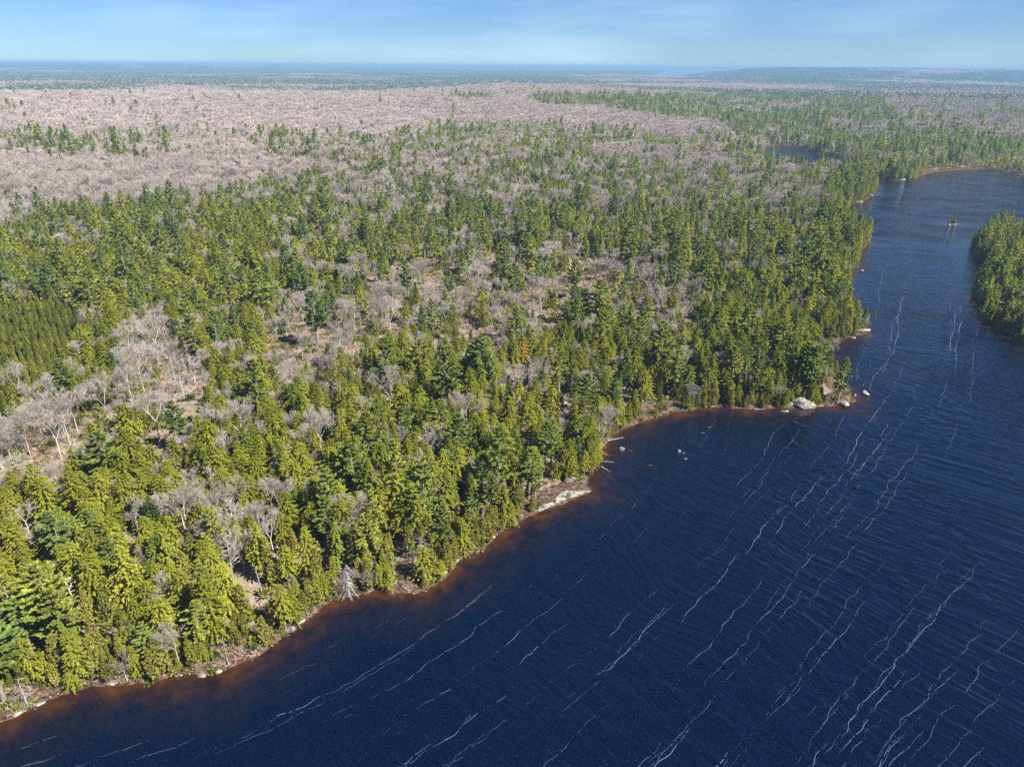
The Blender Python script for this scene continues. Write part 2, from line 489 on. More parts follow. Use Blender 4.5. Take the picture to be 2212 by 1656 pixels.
# ------------------------------------------------------------------ woodland map (what grows where)
HARD_LINE = ([-900, 0, 140, 300, 420, 560, 650, 720, 800, 900, 1000, 1050, 1150, 1280, 1400, 1500, 1545, 1560],
             [500, 478, 452, 436, 420, 400, 382, 345, 325, 308, 288, 268, 266, 278, 292, 290, 280, 150])
def wob(px, py, d=14, seed=61):
    return px + (fbm(px, py, 46, seed, 3) - 0.5) * d * 2, py + (fbm(px, py, 46, seed + 9, 3) - 0.5) * d * 1.2

P_PLANT = [(-300, 640), (0, 628), (100, 628), (165, 655), (170, 715), (145, 740), (125, 780), (104, 832), (55, 850), (0, 866), (-300, 920)]
P_CLEAR = [(-200, 900), (0, 872), (110, 850), (225, 835), (262, 760), (285, 700), (350, 690), (425, 700), (440, 800), (446, 900), (430, 960), (385, 975), (330, 960), (270, 905), (215, 930), (195, 985), (110, 1005), (-200, 1010)]
P_BARE = [(388, 790), (425, 800), (432, 860), (425, 920), (395, 930), (375, 880)]
P_OPEN = [(560, 670), (640, 600), (760, 575), (860, 540), (980, 520), (1200, 515), (1420, 550), (1540, 600), (1520, 690), (1400, 690), (1280, 650), (1200, 690), (1080, 745), (1000, 760), (900, 700), (790, 740), (700, 820), (620, 850), (560, 790)]
P_B = [([(-200, 300), (0, 288), (70, 286), (150, 302), (250, 285), (290, 300), (300, 350), (200, 345), (100, 350), (0, 335), (-200, 340)], .85),
       ([(280, 284), (360, 276), (372, 342), (300, 352)], .65), ([(370, 272), (540, 300), (560, 345), (380, 345)], .32),
       ([(555, 277), (700, 290), (800, 296), (980, 272), (1050, 262), (1050, 310), (760, 365), (690, 365), (560, 335)], .78),
       ([(1135, 212), (1170, 200), (1240, 205), (1300, 204), (1560, 206), (1560, 272), (1480, 262), (1400, 250), (1300, 238), (1180, 226)], .9),
       ([(968, 206), (1065, 198), (1068, 212), (972, 217)], .7)]
P_H = [([(1285, 320), (1390, 314), (1475, 322), (1475, 348), (1290, 346)], .75), ([(1475, 330), (1560, 345), (1575, 372), (1475, 368)], .65),
       ([(1900, 215), (2300, 205), (2300, 300), (2100, 290), (1950, 262)], .55), ([(880, 300), (1020, 300), (1000, 380), (860, 400)], .45),
       ([(700, 400), (860, 380), (900, 430), (740, 470)], .35)]
P_PT = [(1783, 815), (1860, 835), (1870, 885), (1790, 885)]
P_BANK = [(548, 1278), (590, 1268), (622, 1318), (606, 1350), (565, 1335)]
P_EDGE = [(1165, 1040), (1290, 1035), (1290, 1110), (1150, 1110)]      # the rock ledge stays open

def hard_mask(x, y, z):
    px, py, d = project(x, y, z + 9)
    qx, qy = wob(px, py)
    h = (qy < np.interp(qx, *HARD_LINE)) * 1.0
    for poly, f in P_B:
        h = np.where(inside(poly, qx, qy), 1 - f, h)
    return np.where((np.hypot(x, y) < 2600) & (d < 1e8), h, 0)

KINDS = ['pine', 'hemlock', 'spruce', 'cedar', 'hardwood', 'snag']
def wood_map(x, y, z, sd):
    """returns density 0..1, probabilities (n,6), and tint offset"""
    px, py, dep = project(x, y, z + 8)
    qx, qy = wob(px, py)
    n = len(x)
    n1 = fbm(x, y, 45, 71, 3); n2 = fbm(x, y, 90, 72, 3); n3 = fbm(x, y, 22, 73, 2)
    P = np.zeros((n, 6)); D = np.full(n, 0.95)
    right = sstep(700, 1300, px)
    P[:, 0] = 0.08 + 0.05 * right * (py > 330) + 0.22 * (n2 - 0.5)
    P[:, 1] = 0.60 - 0.12 * right
    P[:, 2] = 0.08 + 0.18 * right
    P[:, 3] = 0.08
    P[:, 4] = 0.17 + 0.8 * np.clip(n1 - 0.58, 0, 1)
    P[:, 5] = 0.012
    # beside the water
    s = sd < 14
    P[s] = np.array([0.20, 0.22, 0.06, 0.47, 0.03, 0.015])
    D[sd < 3] *= 1.05
    # mixed slope right of the hardwoods
    m = (px > 1545) & (py < 330)
    hn = sstep(0.50, 0.62, fbm(x, y, 130, 91, 3))
    P[m] = np.stack([0.12 + 0 * hn, 0.05 + 0 * hn, 0.6 - 0.45 * hn, 0.03 + 0 * hn, 0.10 + 0.75 * hn, 0 * hn], 1)[m]
    # band where the hardwoods begin to mix
    t = inside([(690, 350), (1050, 290), (1060, 420), (1200, 520), (900, 530), (760, 560), (700, 470)], qx, qy)
    P[t] = np.array([0.22, 0.28, 0.12, 0.02, 0.34, 0.01]); D[t] = 0.8
    for poly, f in P_H:
        k = inside(poly, qx, qy)
        P[k] = np.array([0.1, 0.15, 0.3, 0.0, 0.0, 0.0]) * (1 - f) * 1.6; P[k, 4] = f
    hl = (qy < np.interp(qx, *HARD_LINE)) & (sd > 10) & (dep < 1e8)
    P[hl] = np.array([0.004, 0.012, 0.018, 0.0, 0.966, 0.0]); D[hl] = 1.0
    for poly, f in P_B:
        k = inside(poly, qx, qy)
        P[k] = np.stack([np.full(n, .12 * f), np.full(n, .5 * f), np.full(n, .38 * f), np.zeros(n), np.full(n, 1 - f), np.zeros(n)], 1)[k]
    o = inside(P_OPEN, qx, qy)
    P[o] = np.array([0.08, 0.34, 0.10, 0.05, 0.42, 0.05]); D[o] = 0.29 + 0.50 * (n3[o] - 0.5) * 2
    c = inside(P_CLEAR, qx, qy)
    P[c] = np.array([0.05, 0.20, 0.0, 0.03, 0.71, 0.01]); D[c] = 0.26
    D[inside(P_BARE, qx, qy)] = 0.0
    g_ = inside(P_OPEN, qx, qy) | ((px > 650) & (px < 1500) & (py > 420) & (py < 830))
    D[g_] *= .82
    D[inside(P_PT, *project(x, y, z)[:2])] = 0.0
    D[inside(P_EDGE, *project(x, y, z)[:2]) | inside(P_BANK, *project(x, y, z)[:2])] = 0.0
    pl = inside(P_PLANT, px, py)
    D[pl] = 0.0
    P = np.clip(P, 0, 1)
    # gaps
    D = D * (0.55 + 0.50 * sstep(0.25, 0.5, n3))
    pt = (np.hypot(px - 1850, (py - 405) * 1.5) < 60) & (sd < 30)
    P[pt] = np.array([0.7, 0.1, 0.1, 0.1, 0, 0]); D[pt] = .95
    isl = (sd > 0) & (inside(ISLAND, x, y))
    P[isl] = np.array([0.5, 0.15, 0.1, 0.25, 0.02, 0.0])
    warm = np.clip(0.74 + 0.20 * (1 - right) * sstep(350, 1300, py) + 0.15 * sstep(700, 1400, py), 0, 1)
    return D, P / P.sum(1, keepdims=True), warm, px, py, dep

# ------------------------------------------------------------------ tree shapes
def unit(v):
    return v / (np.linalg.norm(v, axis=-1, keepdims=True) + 1e-9)

def sprays(p, d, side, ln, wd, sag=0.0):
    """leaf-like diamonds: p base points, d direction, side sideways unit, length, half width"""
    k = len(p)
    ln = np.broadcast_to(ln, k)[:, None]; wd = np.broadcast_to(wd, k)[:, None]
    mid = p + d * ln * 0.5
    tip = p + d * ln
    mid = mid + np.array([0, 0, 1]) * (sag * ln)
    V = np.stack([p, mid + side * wd, tip, mid - side * wd], 1).reshape(-1, 3)
    b = np.arange(k)[:, None] * 4
    F = np.concatenate([b + np.array([[0, 1, 2]]), b + np.array([[0, 2, 3]])], 0)
    return V, F

class Acc:
    def __init__(s): s.V = []; s.F = []; s.n = 0
    def add(s, V, F):
        if len(V): s.V.append(V); s.F.append(F + s.n); s.n += len(V)
    def get(s): return np.concatenate(s.V), np.concatenate(s.F)

def tube(acc, pts, rad, k=4):
    pts = np.asarray(pts, float); m = len(pts)
    t = np.gradient(pts, axis=0); t = unit(t)
    ref = np.array([1.0, 0.13, 0.0]) if abs(t[0, 2]) > 0.7 else np.array([0, 0, 1.0])
    a = unit(np.cross(t, ref)); b = np.cross(t, a)
    ang = np.arange(k) * 2 * np.pi / k
    V = pts[:, None] + (a[:, None] * np.cos(ang)[None, :, None] + b[:, None] * np.sin(ang)[None, :, None]) * np.asarray(rad)[:, None, None]
    i = np.arange(m - 1)[:, None]; j = np.arange(k)[None]; j2 = (j + 1) % k
    q = np.stack([i * k + j, i * k + j2, (i + 1) * k + j2, (i + 1) * k + j], -1).reshape(-1, 4)
    F = np.concatenate([q[:, [0, 1, 2]], q[:, [0, 2, 3]]])
    acc.add(V.reshape(-1, 3), F)

def slivers(acc, p, d, ln, w):
    """thin twigs: one triangle each"""
    k = len(p)
    s = unit(np.cross(d, R.normal(size=(k, 3))))
    V = np.stack([p - s * np.reshape(w, (-1, 1)), p + s * np.reshape(w, (-1, 1)), p + d * np.reshape(ln, (-1, 1))], 1).reshape(-1, 3)
    acc.add(V, np.arange(k)[:, None] * 3 + np.array([[0, 1, 2]]))

Z = np.array([0, 0, 1.0])
def conifer(kind, H, lod):
    """returns (trunkV, trunkF), (crownV, crownF)"""
    T = Acc(); C = Acc()
    bend = R.normal(0, 0.012, 2) * H
    def axis(h):
        f = (h / H) ** 2
        return np.stack([bend[0] * f, bend[1] * f, h], -1)
    hs = np.linspace(0, H * 0.98, 6 if lod == 0 else 3)
    tr = {'pine': 0.021, 'hemlock': 0.016, 'spruce': 0.014, 'cedar': 0.017, 'young': 0.012}[kind] * H * R.uniform(.85, 1.15)
    tube(T, axis(hs), tr * (1 - hs / H) ** 0.8 + 0.02, 6 if lod == 0 else 3)
    if kind == 'pine':
        base = R.uniform(0.30, 0.45); nw = int(R.integers(9, 13)); Rm = R.uniform(0.16, 0.23) * H
        t0 = np.linspace(0, 1, nw) ** 0.9
        rows = []
        for t in t0:
            nb = int(R.integers(4, 7)) if lod == 0 else 4
            a0 = R.uniform(0, 6.28)
            for q in range(nb):
                rows.append((t + R.normal(0, 0.012), a0 + q * 6.28 / nb + R.normal(0, 0.25), R.uniform(0.55, 1.12)))
        rows = np.array(rows)
        t, a, s = rows.T
        t = np.clip(t, 0, 1)
        prof = np.interp(t, [0, .15, .4, .7, .9, 1], [0.62, 0.95, 1.0, 0.72, 0.36, 0.16])
        Lb = Rm * prof * s
        h = H * (base + (1 - base) * t) * 0.985
        el = np.interp(t, [0, .5, 1], [-0.02, 0.18, 0.7]) + R.normal(0, .06, len(t))
        K = {0: 6, 1: 3, 2: 2}[lod]
        per = {0: 5, 1: 3, 2: 2}[lod]
        szl, szw = {0: (0.060, 0.020), 1: (0.11, 0.034), 2: (0.16, 0.055)}[lod]
    elif kind in ('hemlock', 'spruce', 'young'):
        base = {'hemlock': R.choice([R.uniform(.08, .2), R.uniform(.28, .42)]), 'spruce': R.uniform(.15, .30), 'young': 0.03}[kind]
        Rm = {'hemlock': R.uniform(.235, .30), 'spruce': R.uniform(.17, .215), 'young': R.uniform(.19, .23)}[kind] * H
        nbr = {0: 210, 1: 70, 2: 16}[lod]
        t = np.linspace(0, 0.985, nbr) ** 0.88
        a = np.arange(nbr) * 2.399 + R.normal(0, .3, nbr)
        s = R.uniform(0.55, 1.15, nbr)
        lobe = 1 + 0.18 * np.sin(a * 2 + t * 9 + R.uniform(0, 6)) + 0.1 * np.sin(a * 3 - t * 14)
        prof = {'hemlock': np.interp(t, [0, .12, .45, .75, .92, 1], [.70, 1, .90, .56, .26, .08]), 'spruce': np.interp(t, [0, .1, .5, .85, 1], [.7, 1, .70, .28, .04]),
                'young': np.interp(t, [0, .1, .5, .85, 1], [.9, 1, .62, .22, .03])}[kind]
        Lb = Rm * prof * s * lobe
        h = H * (base + (1 - base) * t)
        el = np.interp(t, [0, .5, 1], [-0.30, -0.12, 0.45]) + R.normal(0, .08, nbr)
        K = {0: 3, 1: 1, 2: 1}[lod]; per = {0: 4, 1: 3, 2: 2}[lod]
        szl, szw = {0: (0.050, 0.0145), 1: (0.13, 0.044), 2: (0.22, 0.09)}[lod]
    else:
        base = R.uniform(.02, .08); Rm = R.uniform(.14, .175) * H
        nbr = {0: 230, 1: 70, 2: 16}[lod]
        t = np.linspace(0, .985, nbr)
        a = np.arange(nbr) * 2.399 + R.normal(0, .3, nbr)
        s = R.uniform(.75, 1.12, nbr)
        lobe = 1 + 0.2 * np.sin(a * 2 + t * 7 + R.uniform(0, 6))
        prof = np.interp(t, [0, .15, .5, .8, .93, 1], [.85, 1, .85, .52, .26, .05])
        Lb = Rm * prof * s * lobe
        h = H * (base + (1 - base) * t) * 0.97
        el = np.full(nbr, 0.35)
        K = {0: 1, 1: 1, 2: 1}[lod]; per = {0: 4, 1: 3, 2: 2}[lod]
        szl, szw = {0: (0.078, 0.024), 1: (0.14, 0.042), 2: (0.24, 0.085)}[lod]
    D = np.stack([np.cos(a) * np.cos(el), np.sin(a) * np.cos(el), np.sin(el)], 1)
    O = axis(h)
    # limbs (visible in the gaps of pines)
    if lod == 0 and kind in ('pine',):
        slivers(C if False else T, O, D, Lb * 0.9, np.full(len(t), 0.05))
    n = len(t)
    for k in range(K):
        f = (k + 0.6) / K
        f0 = 0.30 if kind == 'pine' else (0.18 if kind != 'cedar' else 0.55)
        u = f0 + (1 - f0) * f
        for j in range(per):
            fu = np.clip(u + R.normal(0, .09, n), 0.1, 1.02)
            pos = O + D * (Lb * fu)[:, None]
            # curve: pines turn up at the tip, hemlocks droop
            cur = {'pine': 0.10, 'hemlock': -0.16, 'spruce': -0.12, 'young': 0.02, 'cedar': 0.12}[kind]
            pos[:, 2] += cur * Lb * fu ** 2
            spread = (j - (per - 1) / 2) / max(1, per - 1) * (2.0 if kind != 'cedar' else 2.4) + R.normal(0, .25, n)
            aa = a + spread
            ee = el * 0.6 + R.normal(0, .22, n) + ({'pine': 0.15, 'hemlock': -0.28, 'spruce': -0.2, 'young': 0.05, 'cedar': 0.75}[kind])
            dd = np.stack([np.cos(aa) * np.cos(ee), np.sin(aa) * np.cos(ee), np.sin(ee)], 1)
            upv = unit(Z + R.normal(0, .5, (n, 3))) if kind != 'cedar' else unit(D + R.normal(0, .5, (n, 3)))
            side = unit(np.cross(dd, upv))
            size = H * szl * R.uniform(.65, 1.35, n) * (0.65 + 0.5 * (1 - t))
            wd = H * szw * R.uniform(.7, 1.3, n) * (0.65 + 0.5 * (1 - t))
            V, F = sprays(pos - dd * (size * 0.4)[:, None], dd, side, size, wd, sag=0.03)
            C.add(V, F)
            if kind == 'pine' and lod == 0 and j % 2 == 0:     # tufts have depth
                V, F = sprays(pos - dd * (size * .35)[:, None], unit(dd + Z * .6), unit(np.cross(dd, side) + R.normal(0, .4, (n, 3))), size * .8, wd)
                C.add(V, F)
    # leader
    k = 6 if lod < 2 else 2
    aa = R.uniform(0, 6.28, k); ee = R.uniform(0.9, 1.45, k)
    dd = np.stack([np.cos(aa) * np.cos(ee), np.sin(aa) * np.cos(ee), np.sin(ee)], 1)
    V, F = sprays(np.repeat(axis(np.array([H * .955])), k, 0), dd, unit(np.cross(dd, Z + R.normal(0, .3, (k, 3)))), H * .06, H * .014)
    C.add(V, F)
    return T.get(), C.get()

def hardwood(H, lod, spread=0.36, fork=0.42):
    T = Acc(); C = Acc()
    if lod == 0: wmul = 0.9; NT = 2; kk = 4
    elif lod == 1: wmul = 1.4; NT = 2; kk = 3
    else: wmul = 2.4; NT = 1; kk = 3
    tw = []
    def grow(p, d, ln, r, depth):
        q = p + d * ln * 0.5 + R.normal(0, .04, 3) * ln
        e = p + d * ln
        tube(T if depth < 2 else C, [p, q, e], [r, r * .85, r * .66], kk if depth < 2 else 3)
        mx = 4 if lod < 2 else 2
        if depth >= mx:
            for _ in range(NT): tw.append((e, d, ln))
            tw.append((q, d, ln))
            return
        nb = 2 if (depth == 0 or R.random() < .45) else 3
        for b in range(nb):
            nd = unit(d + R.normal(0, spread + .05 * depth, 3) + Z * 0.16)
            grow(e, nd, ln * R.uniform(.62, .84), r * .62, depth + 1)
        if depth > 0 and lod < 2:
            nd = unit(d + R.normal(0, .6, 3) + Z * .1)
            grow(q, nd, ln * R.uniform(.45, .7), r * .45, depth + 1)
    lean = R.normal(0, .03, 2)
    t1 = np.array([lean[0] * H * fork, lean[1] * H * fork, H * fork])
    tube(T, [np.zeros(3), t1 * .5 + np.array([R.normal(0, .08), R.normal(0, .08), 0]), t1], [H * .0145 * wmul ** .8, H * .012 * wmul ** .8, H * .0105 * wmul ** .8], 5 if lod == 0 else 3)
    n0 = 3 if lod < 2 else 4
    for b in range(n0):
        a = b * 6.28 / n0 + R.uniform(-.5, .5)
        grow(t1, unit(np.array([math.cos(a) * .55, math.sin(a) * .55, 1.0])), H * R.uniform(.17, .22), H * .0075 * wmul ** .4, 0 if lod < 2 else 0)
    P = np.array([x[0] for x in tw]); Dd = np.array([x[1] for x in tw]); Ln = np.array([x[2] for x in tw])
    rep = {0: 3, 1: 3, 2: 9}[lod]
    P = np.repeat(P, rep, 0); Dd = np.repeat(Dd, rep, 0); Ln = np.repeat(Ln, rep)
    dd = unit(Dd + R.normal(0, .32, P.shape) + Z * .35)
    slivers(C, P, dd, Ln * R.uniform(.8, 1.6, len(P)) * (1.0 if lod < 2 else 1.3), np.full(len(P), .014 * wmul * 1.15) * R.uniform(.7, 1.4, len(P)))
    e2 = P + dd * (Ln * .6)[:, None]
    dd2 = unit(dd + R.normal(0, .36, P.shape) + Z * .1)
    slivers(C, e2, dd2, Ln * R.uniform(.5, 1.0, len(P)), np.full(len(P), .011 * wmul * 1.15))
    V, F = C.get(); TV, TF = T.get()
    top = np.percentile(V[:, 2], 99.5)
    k = H / top
    return (TV * k, TF), (V * k, F)

def snag(H, limbs=38, droop=-0.1, Lr=0.20, twigs=True, base=0.25):
    T = Acc(); C = Acc()
    hs = np.linspace(0, H, 7)
    ax = np.stack([np.cumsum(R.normal(0, .06, 7)), np.cumsum(R.normal(0, .06, 7)), hs], 1)
    tube(T, ax, H * .014 * (1 - hs / H) ** .7 + .03, 6)
    for i in range(limbs):
        t = base + (0.98 - base) * (i + R.random()) / limbs
        a = R.uniform(0, 6.28)
        Lb = H * Lr * (1.15 - .8 * t) * R.uniform(.35, 1.35)
        p = np.array([np.interp(t * H, hs, ax[:, 0]), np.interp(t * H, hs, ax[:, 1]), t * H])
        d = np.array([math.cos(a), math.sin(a), droop + R.normal(0, .15)])
        q = p + d * Lb * .5 + Z * .05 * Lb; e = p + d * Lb + Z * (droop * .6) * Lb
        tube(C, [p, q, e], [.045, .032, .012], 3)
        if twigs:
            k = 7
            f = R.uniform(.25, 1, k)[:, None]
            pp = p + (e - p) * f
            dd = unit(d + R.normal(0, .6, (k, 3)) + Z * droop)
            slivers(C, pp, dd, Lb * R.uniform(.25, .5, k), np.full(k, .02))
    return T.get(), C.get()

def shrub(H, leafy):
    C = Acc()
    k = 26
    a = R.uniform(0, 6.28, k); e = R.uniform(.35, 1.4, k)
    dd = np.stack([np.cos(a) * np.cos(e), np.sin(a) * np.cos(e), np.sin(e)], 1)
    p = R.normal(0, .12, (k, 3)) * H; p[:, 2] = 0
    slivers(C, p, dd, H * R.uniform(.7, 1.2, k), np.full(k, .035))
    pp = p + dd * (H * R.uniform(.3, .8, k))[:, None]
    for _ in range(2):
        d2 = unit(dd + R.normal(0, .5, (k, 3)))
        slivers(C, pp, d2, H * R.uniform(.3, .7, k), np.full(k, .03))
    if leafy:
        C = Acc()
        for _ in range(4):
            p2 = p + dd * (H * R.uniform(.3, 1, k))[:, None]
            d2 = unit(dd + R.normal(0, .5, (k, 3)))
            V, F = sprays(p2, d2, unit(np.cross(d2, R.normal(size=(k, 3)))), H * .34, H * .12)
            C.add(V, F)
    return C.get()

PRO = {}       # kind -> list of (trunk_mesh, crown_mesh, combined_mesh, H)
def proto(kind, geo, H, crown_mat, trunk_mat, lod):
    (tv, tf), (cv, cf) = geo
    tm = mesh_np(kind + '_trunk', tv, tf, [trunk_mat], smooth=True) if lod == 0 else None
    cm = mesh_np(kind + '_crown', cv, cf, [crown_mat]) if lod == 0 else None
    V = np.concatenate([tv, cv]); F = np.concatenate([tf, cf + len(tv)])
    both = mesh_np(kind + '_whole', V, F, [trunk_mat, crown_mat], np.concatenate([np.zeros(len(tf)), np.ones(len(cf))]))
    PRO.setdefault((kind, lod), []).append((tm, cm, both, H))

SIZE = {'pine': 16.0, 'hemlock': 10.8, 'spruce': 11.0, 'cedar': 8.5, 'hardwood': 11.5, 'snag': 8.5, 'young': 5.5}
for kind in ('pine', 'hemlock', 'spruce', 'cedar', 'young'):
    for lod, nv in ((0, 6 if kind in ('pine', 'hemlock') else 4), (1, 5), (2, 4)):
        for _ in range(nv):
            proto(kind, conifer(kind, SIZE[kind], lod), SIZE[kind], M['spruce' if kind == 'young' else kind], M['bark'], lod)
for lod, nv in ((0, 7), (1, 6), (2, 5)):
    for v in range(nv):
        proto('hardwood', hardwood(11.5, lod, 0.30 + .05 * (v % 3), 0.34 + .05 * (v % 4)), 11.5, M['twigs'], M['twig'], lod)
for _ in range(5):
    proto('snag', snag(8.5, 30, R.uniform(-.2, .1), R.uniform(.12, .2)), 8.5, M['dead'], M['dead'], 0)

build_setting()

# ------------------------------------------------------------------ place every tree
def field():
    out = []
    for r0, r1, cell, band in ((0, 330, 3.15, 0), (330, 700, 3.6, 0), (700, 1600, 4.7, 0), (1600, 2150, 7.0, 0), (0, 750, 1.75, 1), (0, 520, 1.5, 2)):
        xs = np.arange(-r1, r1, cell); ys = np.arange(-20, r1, cell)
        X, Y = np.meshgrid(xs, ys)
        X = (X + R.uniform(-.46, .46, X.shape) * cell).ravel(); Y = (Y + R.uniform(-.46, .46, Y.shape) * cell).ravel()
        rr = np.hypot(X, Y)
        az = np.degrees(np.arctan2(X, Y))
        m = (rr >= r0) & (rr < r1) & (np.abs(az) < np.where(rr < 420, 62, 42))
        X, Y = X[m], Y[m]
        sd = land_sd(X, Y)
        m = sd > 0.8 if band == 0 else ((sd > 0.05) & (sd < 5.5) if band == 1 else (sd > -0.15) & (sd < 1.3))
        X, Y, sd = X[m], Y[m], sd[m]
        z = terrain(X, Y, sd)
        D, P, warm, px, py, dep = wood_map(X, Y, z, sd)
        if band: D = D * (np.where(sd < 3, .72, .4) if band == 1 else .42)
        m = (R.random(len(X)) < D) & (px > -450) & (px < 2650) & (py < 2300) & (np.hypot(X - G0(2055, 485)[0], Y - G0(2055, 485)[1]) > 12)
        X, Y, sd, z, P, warm, px, py, dep = [q[m] for q in (X, Y, sd, z, P, warm, px, py, dep)]
        u = R.random(len(X))[:, None]
        kd = (u > np.cumsum(P, 1)).sum(1).clip(0, 5)
        kd[(kd == 0) & (sd < 2.0)] = 3
        out.append(np.stack([X, Y, z, sd, kd, warm, px, py, dep], 1))
    return np.concatenate(out)

TR = field()

# notable single trees: (kind, px, py of the foot, height, tint, label, name)
HERO = [
    ('pine', 1808, 872, 14.5, .55, 'lone slender pine standing at the tip of the rocky point, water behind it'),
    ('pine', 933 * .7373, 1003 * .7373 + 10, 20, .25, 'tall pine with a long bare straight trunk in the open wood'),
    ('orange', 1128, 800, 12.5, .5, 'orange-yellow dying conifer among green pines behind the ledge'),
    ('snag', 752, 1287, 9.5, 0, 'bare white dead cedar with drooping limbs leaning over the water'),
    ('snag', 505, 1258, 10.5, 0, 'spreading silver-white snag with long bare limbs in the near forest'),
    ('snag', 568, 1290, 8.0, 0, 'small grey snag with short stubby limbs above the bare brown bank'),
    ('snag', 885, 1225, 8.5, 0, 'grey dead tree with fan of bare limbs just behind the overhanging pine'),
    ('snag', 62, 1525, 6.0, 0, 'silvery dead shrubby tree at the water edge in the lower left corner'),
    ('snag', 494, 1435, 6.5, 0, 'thin white snag on the low rocky shore left of the small yellow tree'),
    ('cedar', 1866, 706, 5.5, 1.0, 'small yellow-green tree leaning out over the pale slab of the upper point'),
    ('cedar', 575, 1392, 6.5, 1.0, 'bright yellow-green cedar on the shore below the bare brown bank'),
]
HW_SPOTS = [(945, 905, 17), (895, 870, 16), (1135, 800, 14), (1200, 935, 14), (1040, 1230, 17), (870, 1020, 15), (520, 1175, 14), (455, 1220, 15),
            (700, 1080, 14), (200, 1300, 14), (400, 1315, 14), (1385, 1225, 11), (1575, 1240, 12), (300, 1080, 13), (150, 960, 13), (1020, 640, 14), (1640, 880, 12)]
for a_, b_, h_ in HW_SPOTS:      # positions read on the enlarged picture of the clearing
    HERO.append(('hardwood', a_ / 3.0, 553 + b_ / 3.0, h_, R.uniform(0, .25), None))
HERO += [('hardwood', 1010, 950, 13, .1, None), ('hardwood', 1128, 880, 13, .2, None), ('hardwood', 845, 890, 14, .1, None), ('hardwood', 410, 1160, 13, .1, None), ('hardwood', 1475, 810, 10, .2, None)]

hp = []
for h in HERO:
    x, y, z = GT(h[1], h[2])
    hp.append((x, y, z))
hpa = np.array(hp)
keep = np.ones(len(TR), bool)
for (x, y, z), h in zip(hp, HERO):
    rad = {'pine': 3.6, 'snag': 3.2, 'orange': 3.4, 'hardwood': 3.4, 'cedar': 2.4}[h[0]]
    keep &= (np.hypot(TR[:, 0] - x, TR[:, 1] - y) > rad)
    # nothing tall right in front of them (towards the camera), where the photograph keeps them in view
    dirv = -np.array([x, y]) / math.hypot(x, y)
    rel = TR[:, :2] - np.array([x, y])
    al = rel @ dirv; ac = np.abs(rel @ np.array([-dirv[1], dirv[0]]))
    keep &= ~((al > 0) & (al < (12.0 if h[0] == 'orange' else 7.0)) & (ac < 2.6))
TR = TR[keep]

ORD = ['nearest', 'second', 'third', 'fourth', 'fifth', 'sixth', 'seventh', 'eighth', 'ninth', 'tenth', 'eleventh', 'twelfth', 'thirteenth', 'fourteenth', 'fifteenth', 'sixteenth', 'seventeenth', 'eighteenth', 'nineteenth', 'twentieth']
LAND = [(752, 1245, 'the white dead cedar leaning over the water'), (505, 1190, 'the spreading silver snag'), (568, 1265, 'the stubby snag above the brown bank'),
        (1225, 1068, 'the flat pale rock ledge'), (1344, 971, 'the triangular rock in the shallows'), (1466, 975, 'the two rocks out in the water'), (1735, 873, 'the biggest shore boulder'),
        (1808, 820, 'the lone pine on the point'), (1850, 716, 'the pale slab of the upper point'), (1128, 770, 'the orange-yellow tree'), (575, 1375, 'the yellow cedar on the near shore'),
        (315, 780, 'the tallest bare trees of the clearing'), (405, 870, 'the bare ground of the clearing'), (688, 690, 'the pine with the long bare trunk'),
        (120, 720, 'the young spruce plantation'), (490, 1420, 'the thin white snag on the near shore'), (62, 1500, 'the silvery dead shrub in the corner'), (885, 1195, 'the grey dead tree by the overhanging pine'),
        (0, 1230, 'the left picture edge'), (1700, 335, 'the small blue pond'), (1870, 425, 'the narrow far point'), (1862, 586, 'the small round offshore rock'), (2055, 483, 'the tiny islet'),
        (2140, 620, 'the island'), (1010, 900, 'the bare tree amid the central conifers'), (900, 640, 'the open middle of the wood'), (1300, 600, 'the open wood nearest the water'),
        (1500, 850, 'the innermost bend of the cove'), (0, 450, 'the upper left edge of the conifers'), (640, 390, 'the near corner of the leafless hillside'), (70, 950, 'the bare trees at the left edge'),
        (800, 1060, 'the middle of the near forest'), (1300, 820, 'the forest behind the cove'), (300, 1090, 'the pine grove below the clearing')]
LPX = np.array([(a, b) for a, b, _ in LAND], float)
_cnt = {}
def labeler(items, noun):
    """items: list of (px, py, word string); returns labels that single each tree out by its rank beside a landmark"""
    out = [None] * len(items)
    buckets = {}
    for i, (px, py, wd) in enumerate(items):
        d = np.hypot(LPX[:, 0] - px, (LPX[:, 1] - py) * 1.2)
        order = np.argsort(d)[:1]
        k = int(order[0])
        dx, dy = px - LPX[k, 0], (py - LPX[k, 1])
        if abs(dx) > abs(dy): s = 'left of' if dx < 0 else 'right of'
        else: s = 'above' if dy < 0 else 'below'
        buckets.setdefault((k, s), []).append((d[k], i))
    for (k, s), v in buckets.items():
        v.sort()
        for rnk, (_, i) in enumerate(v):
            o = ORD[rnk] if rnk < len(ORD) else f'{rnk + 1}th nearest'
            out[i] = f'{items[i][2]} {noun}, {o} {s} {LAND[k][2]}'
    return out

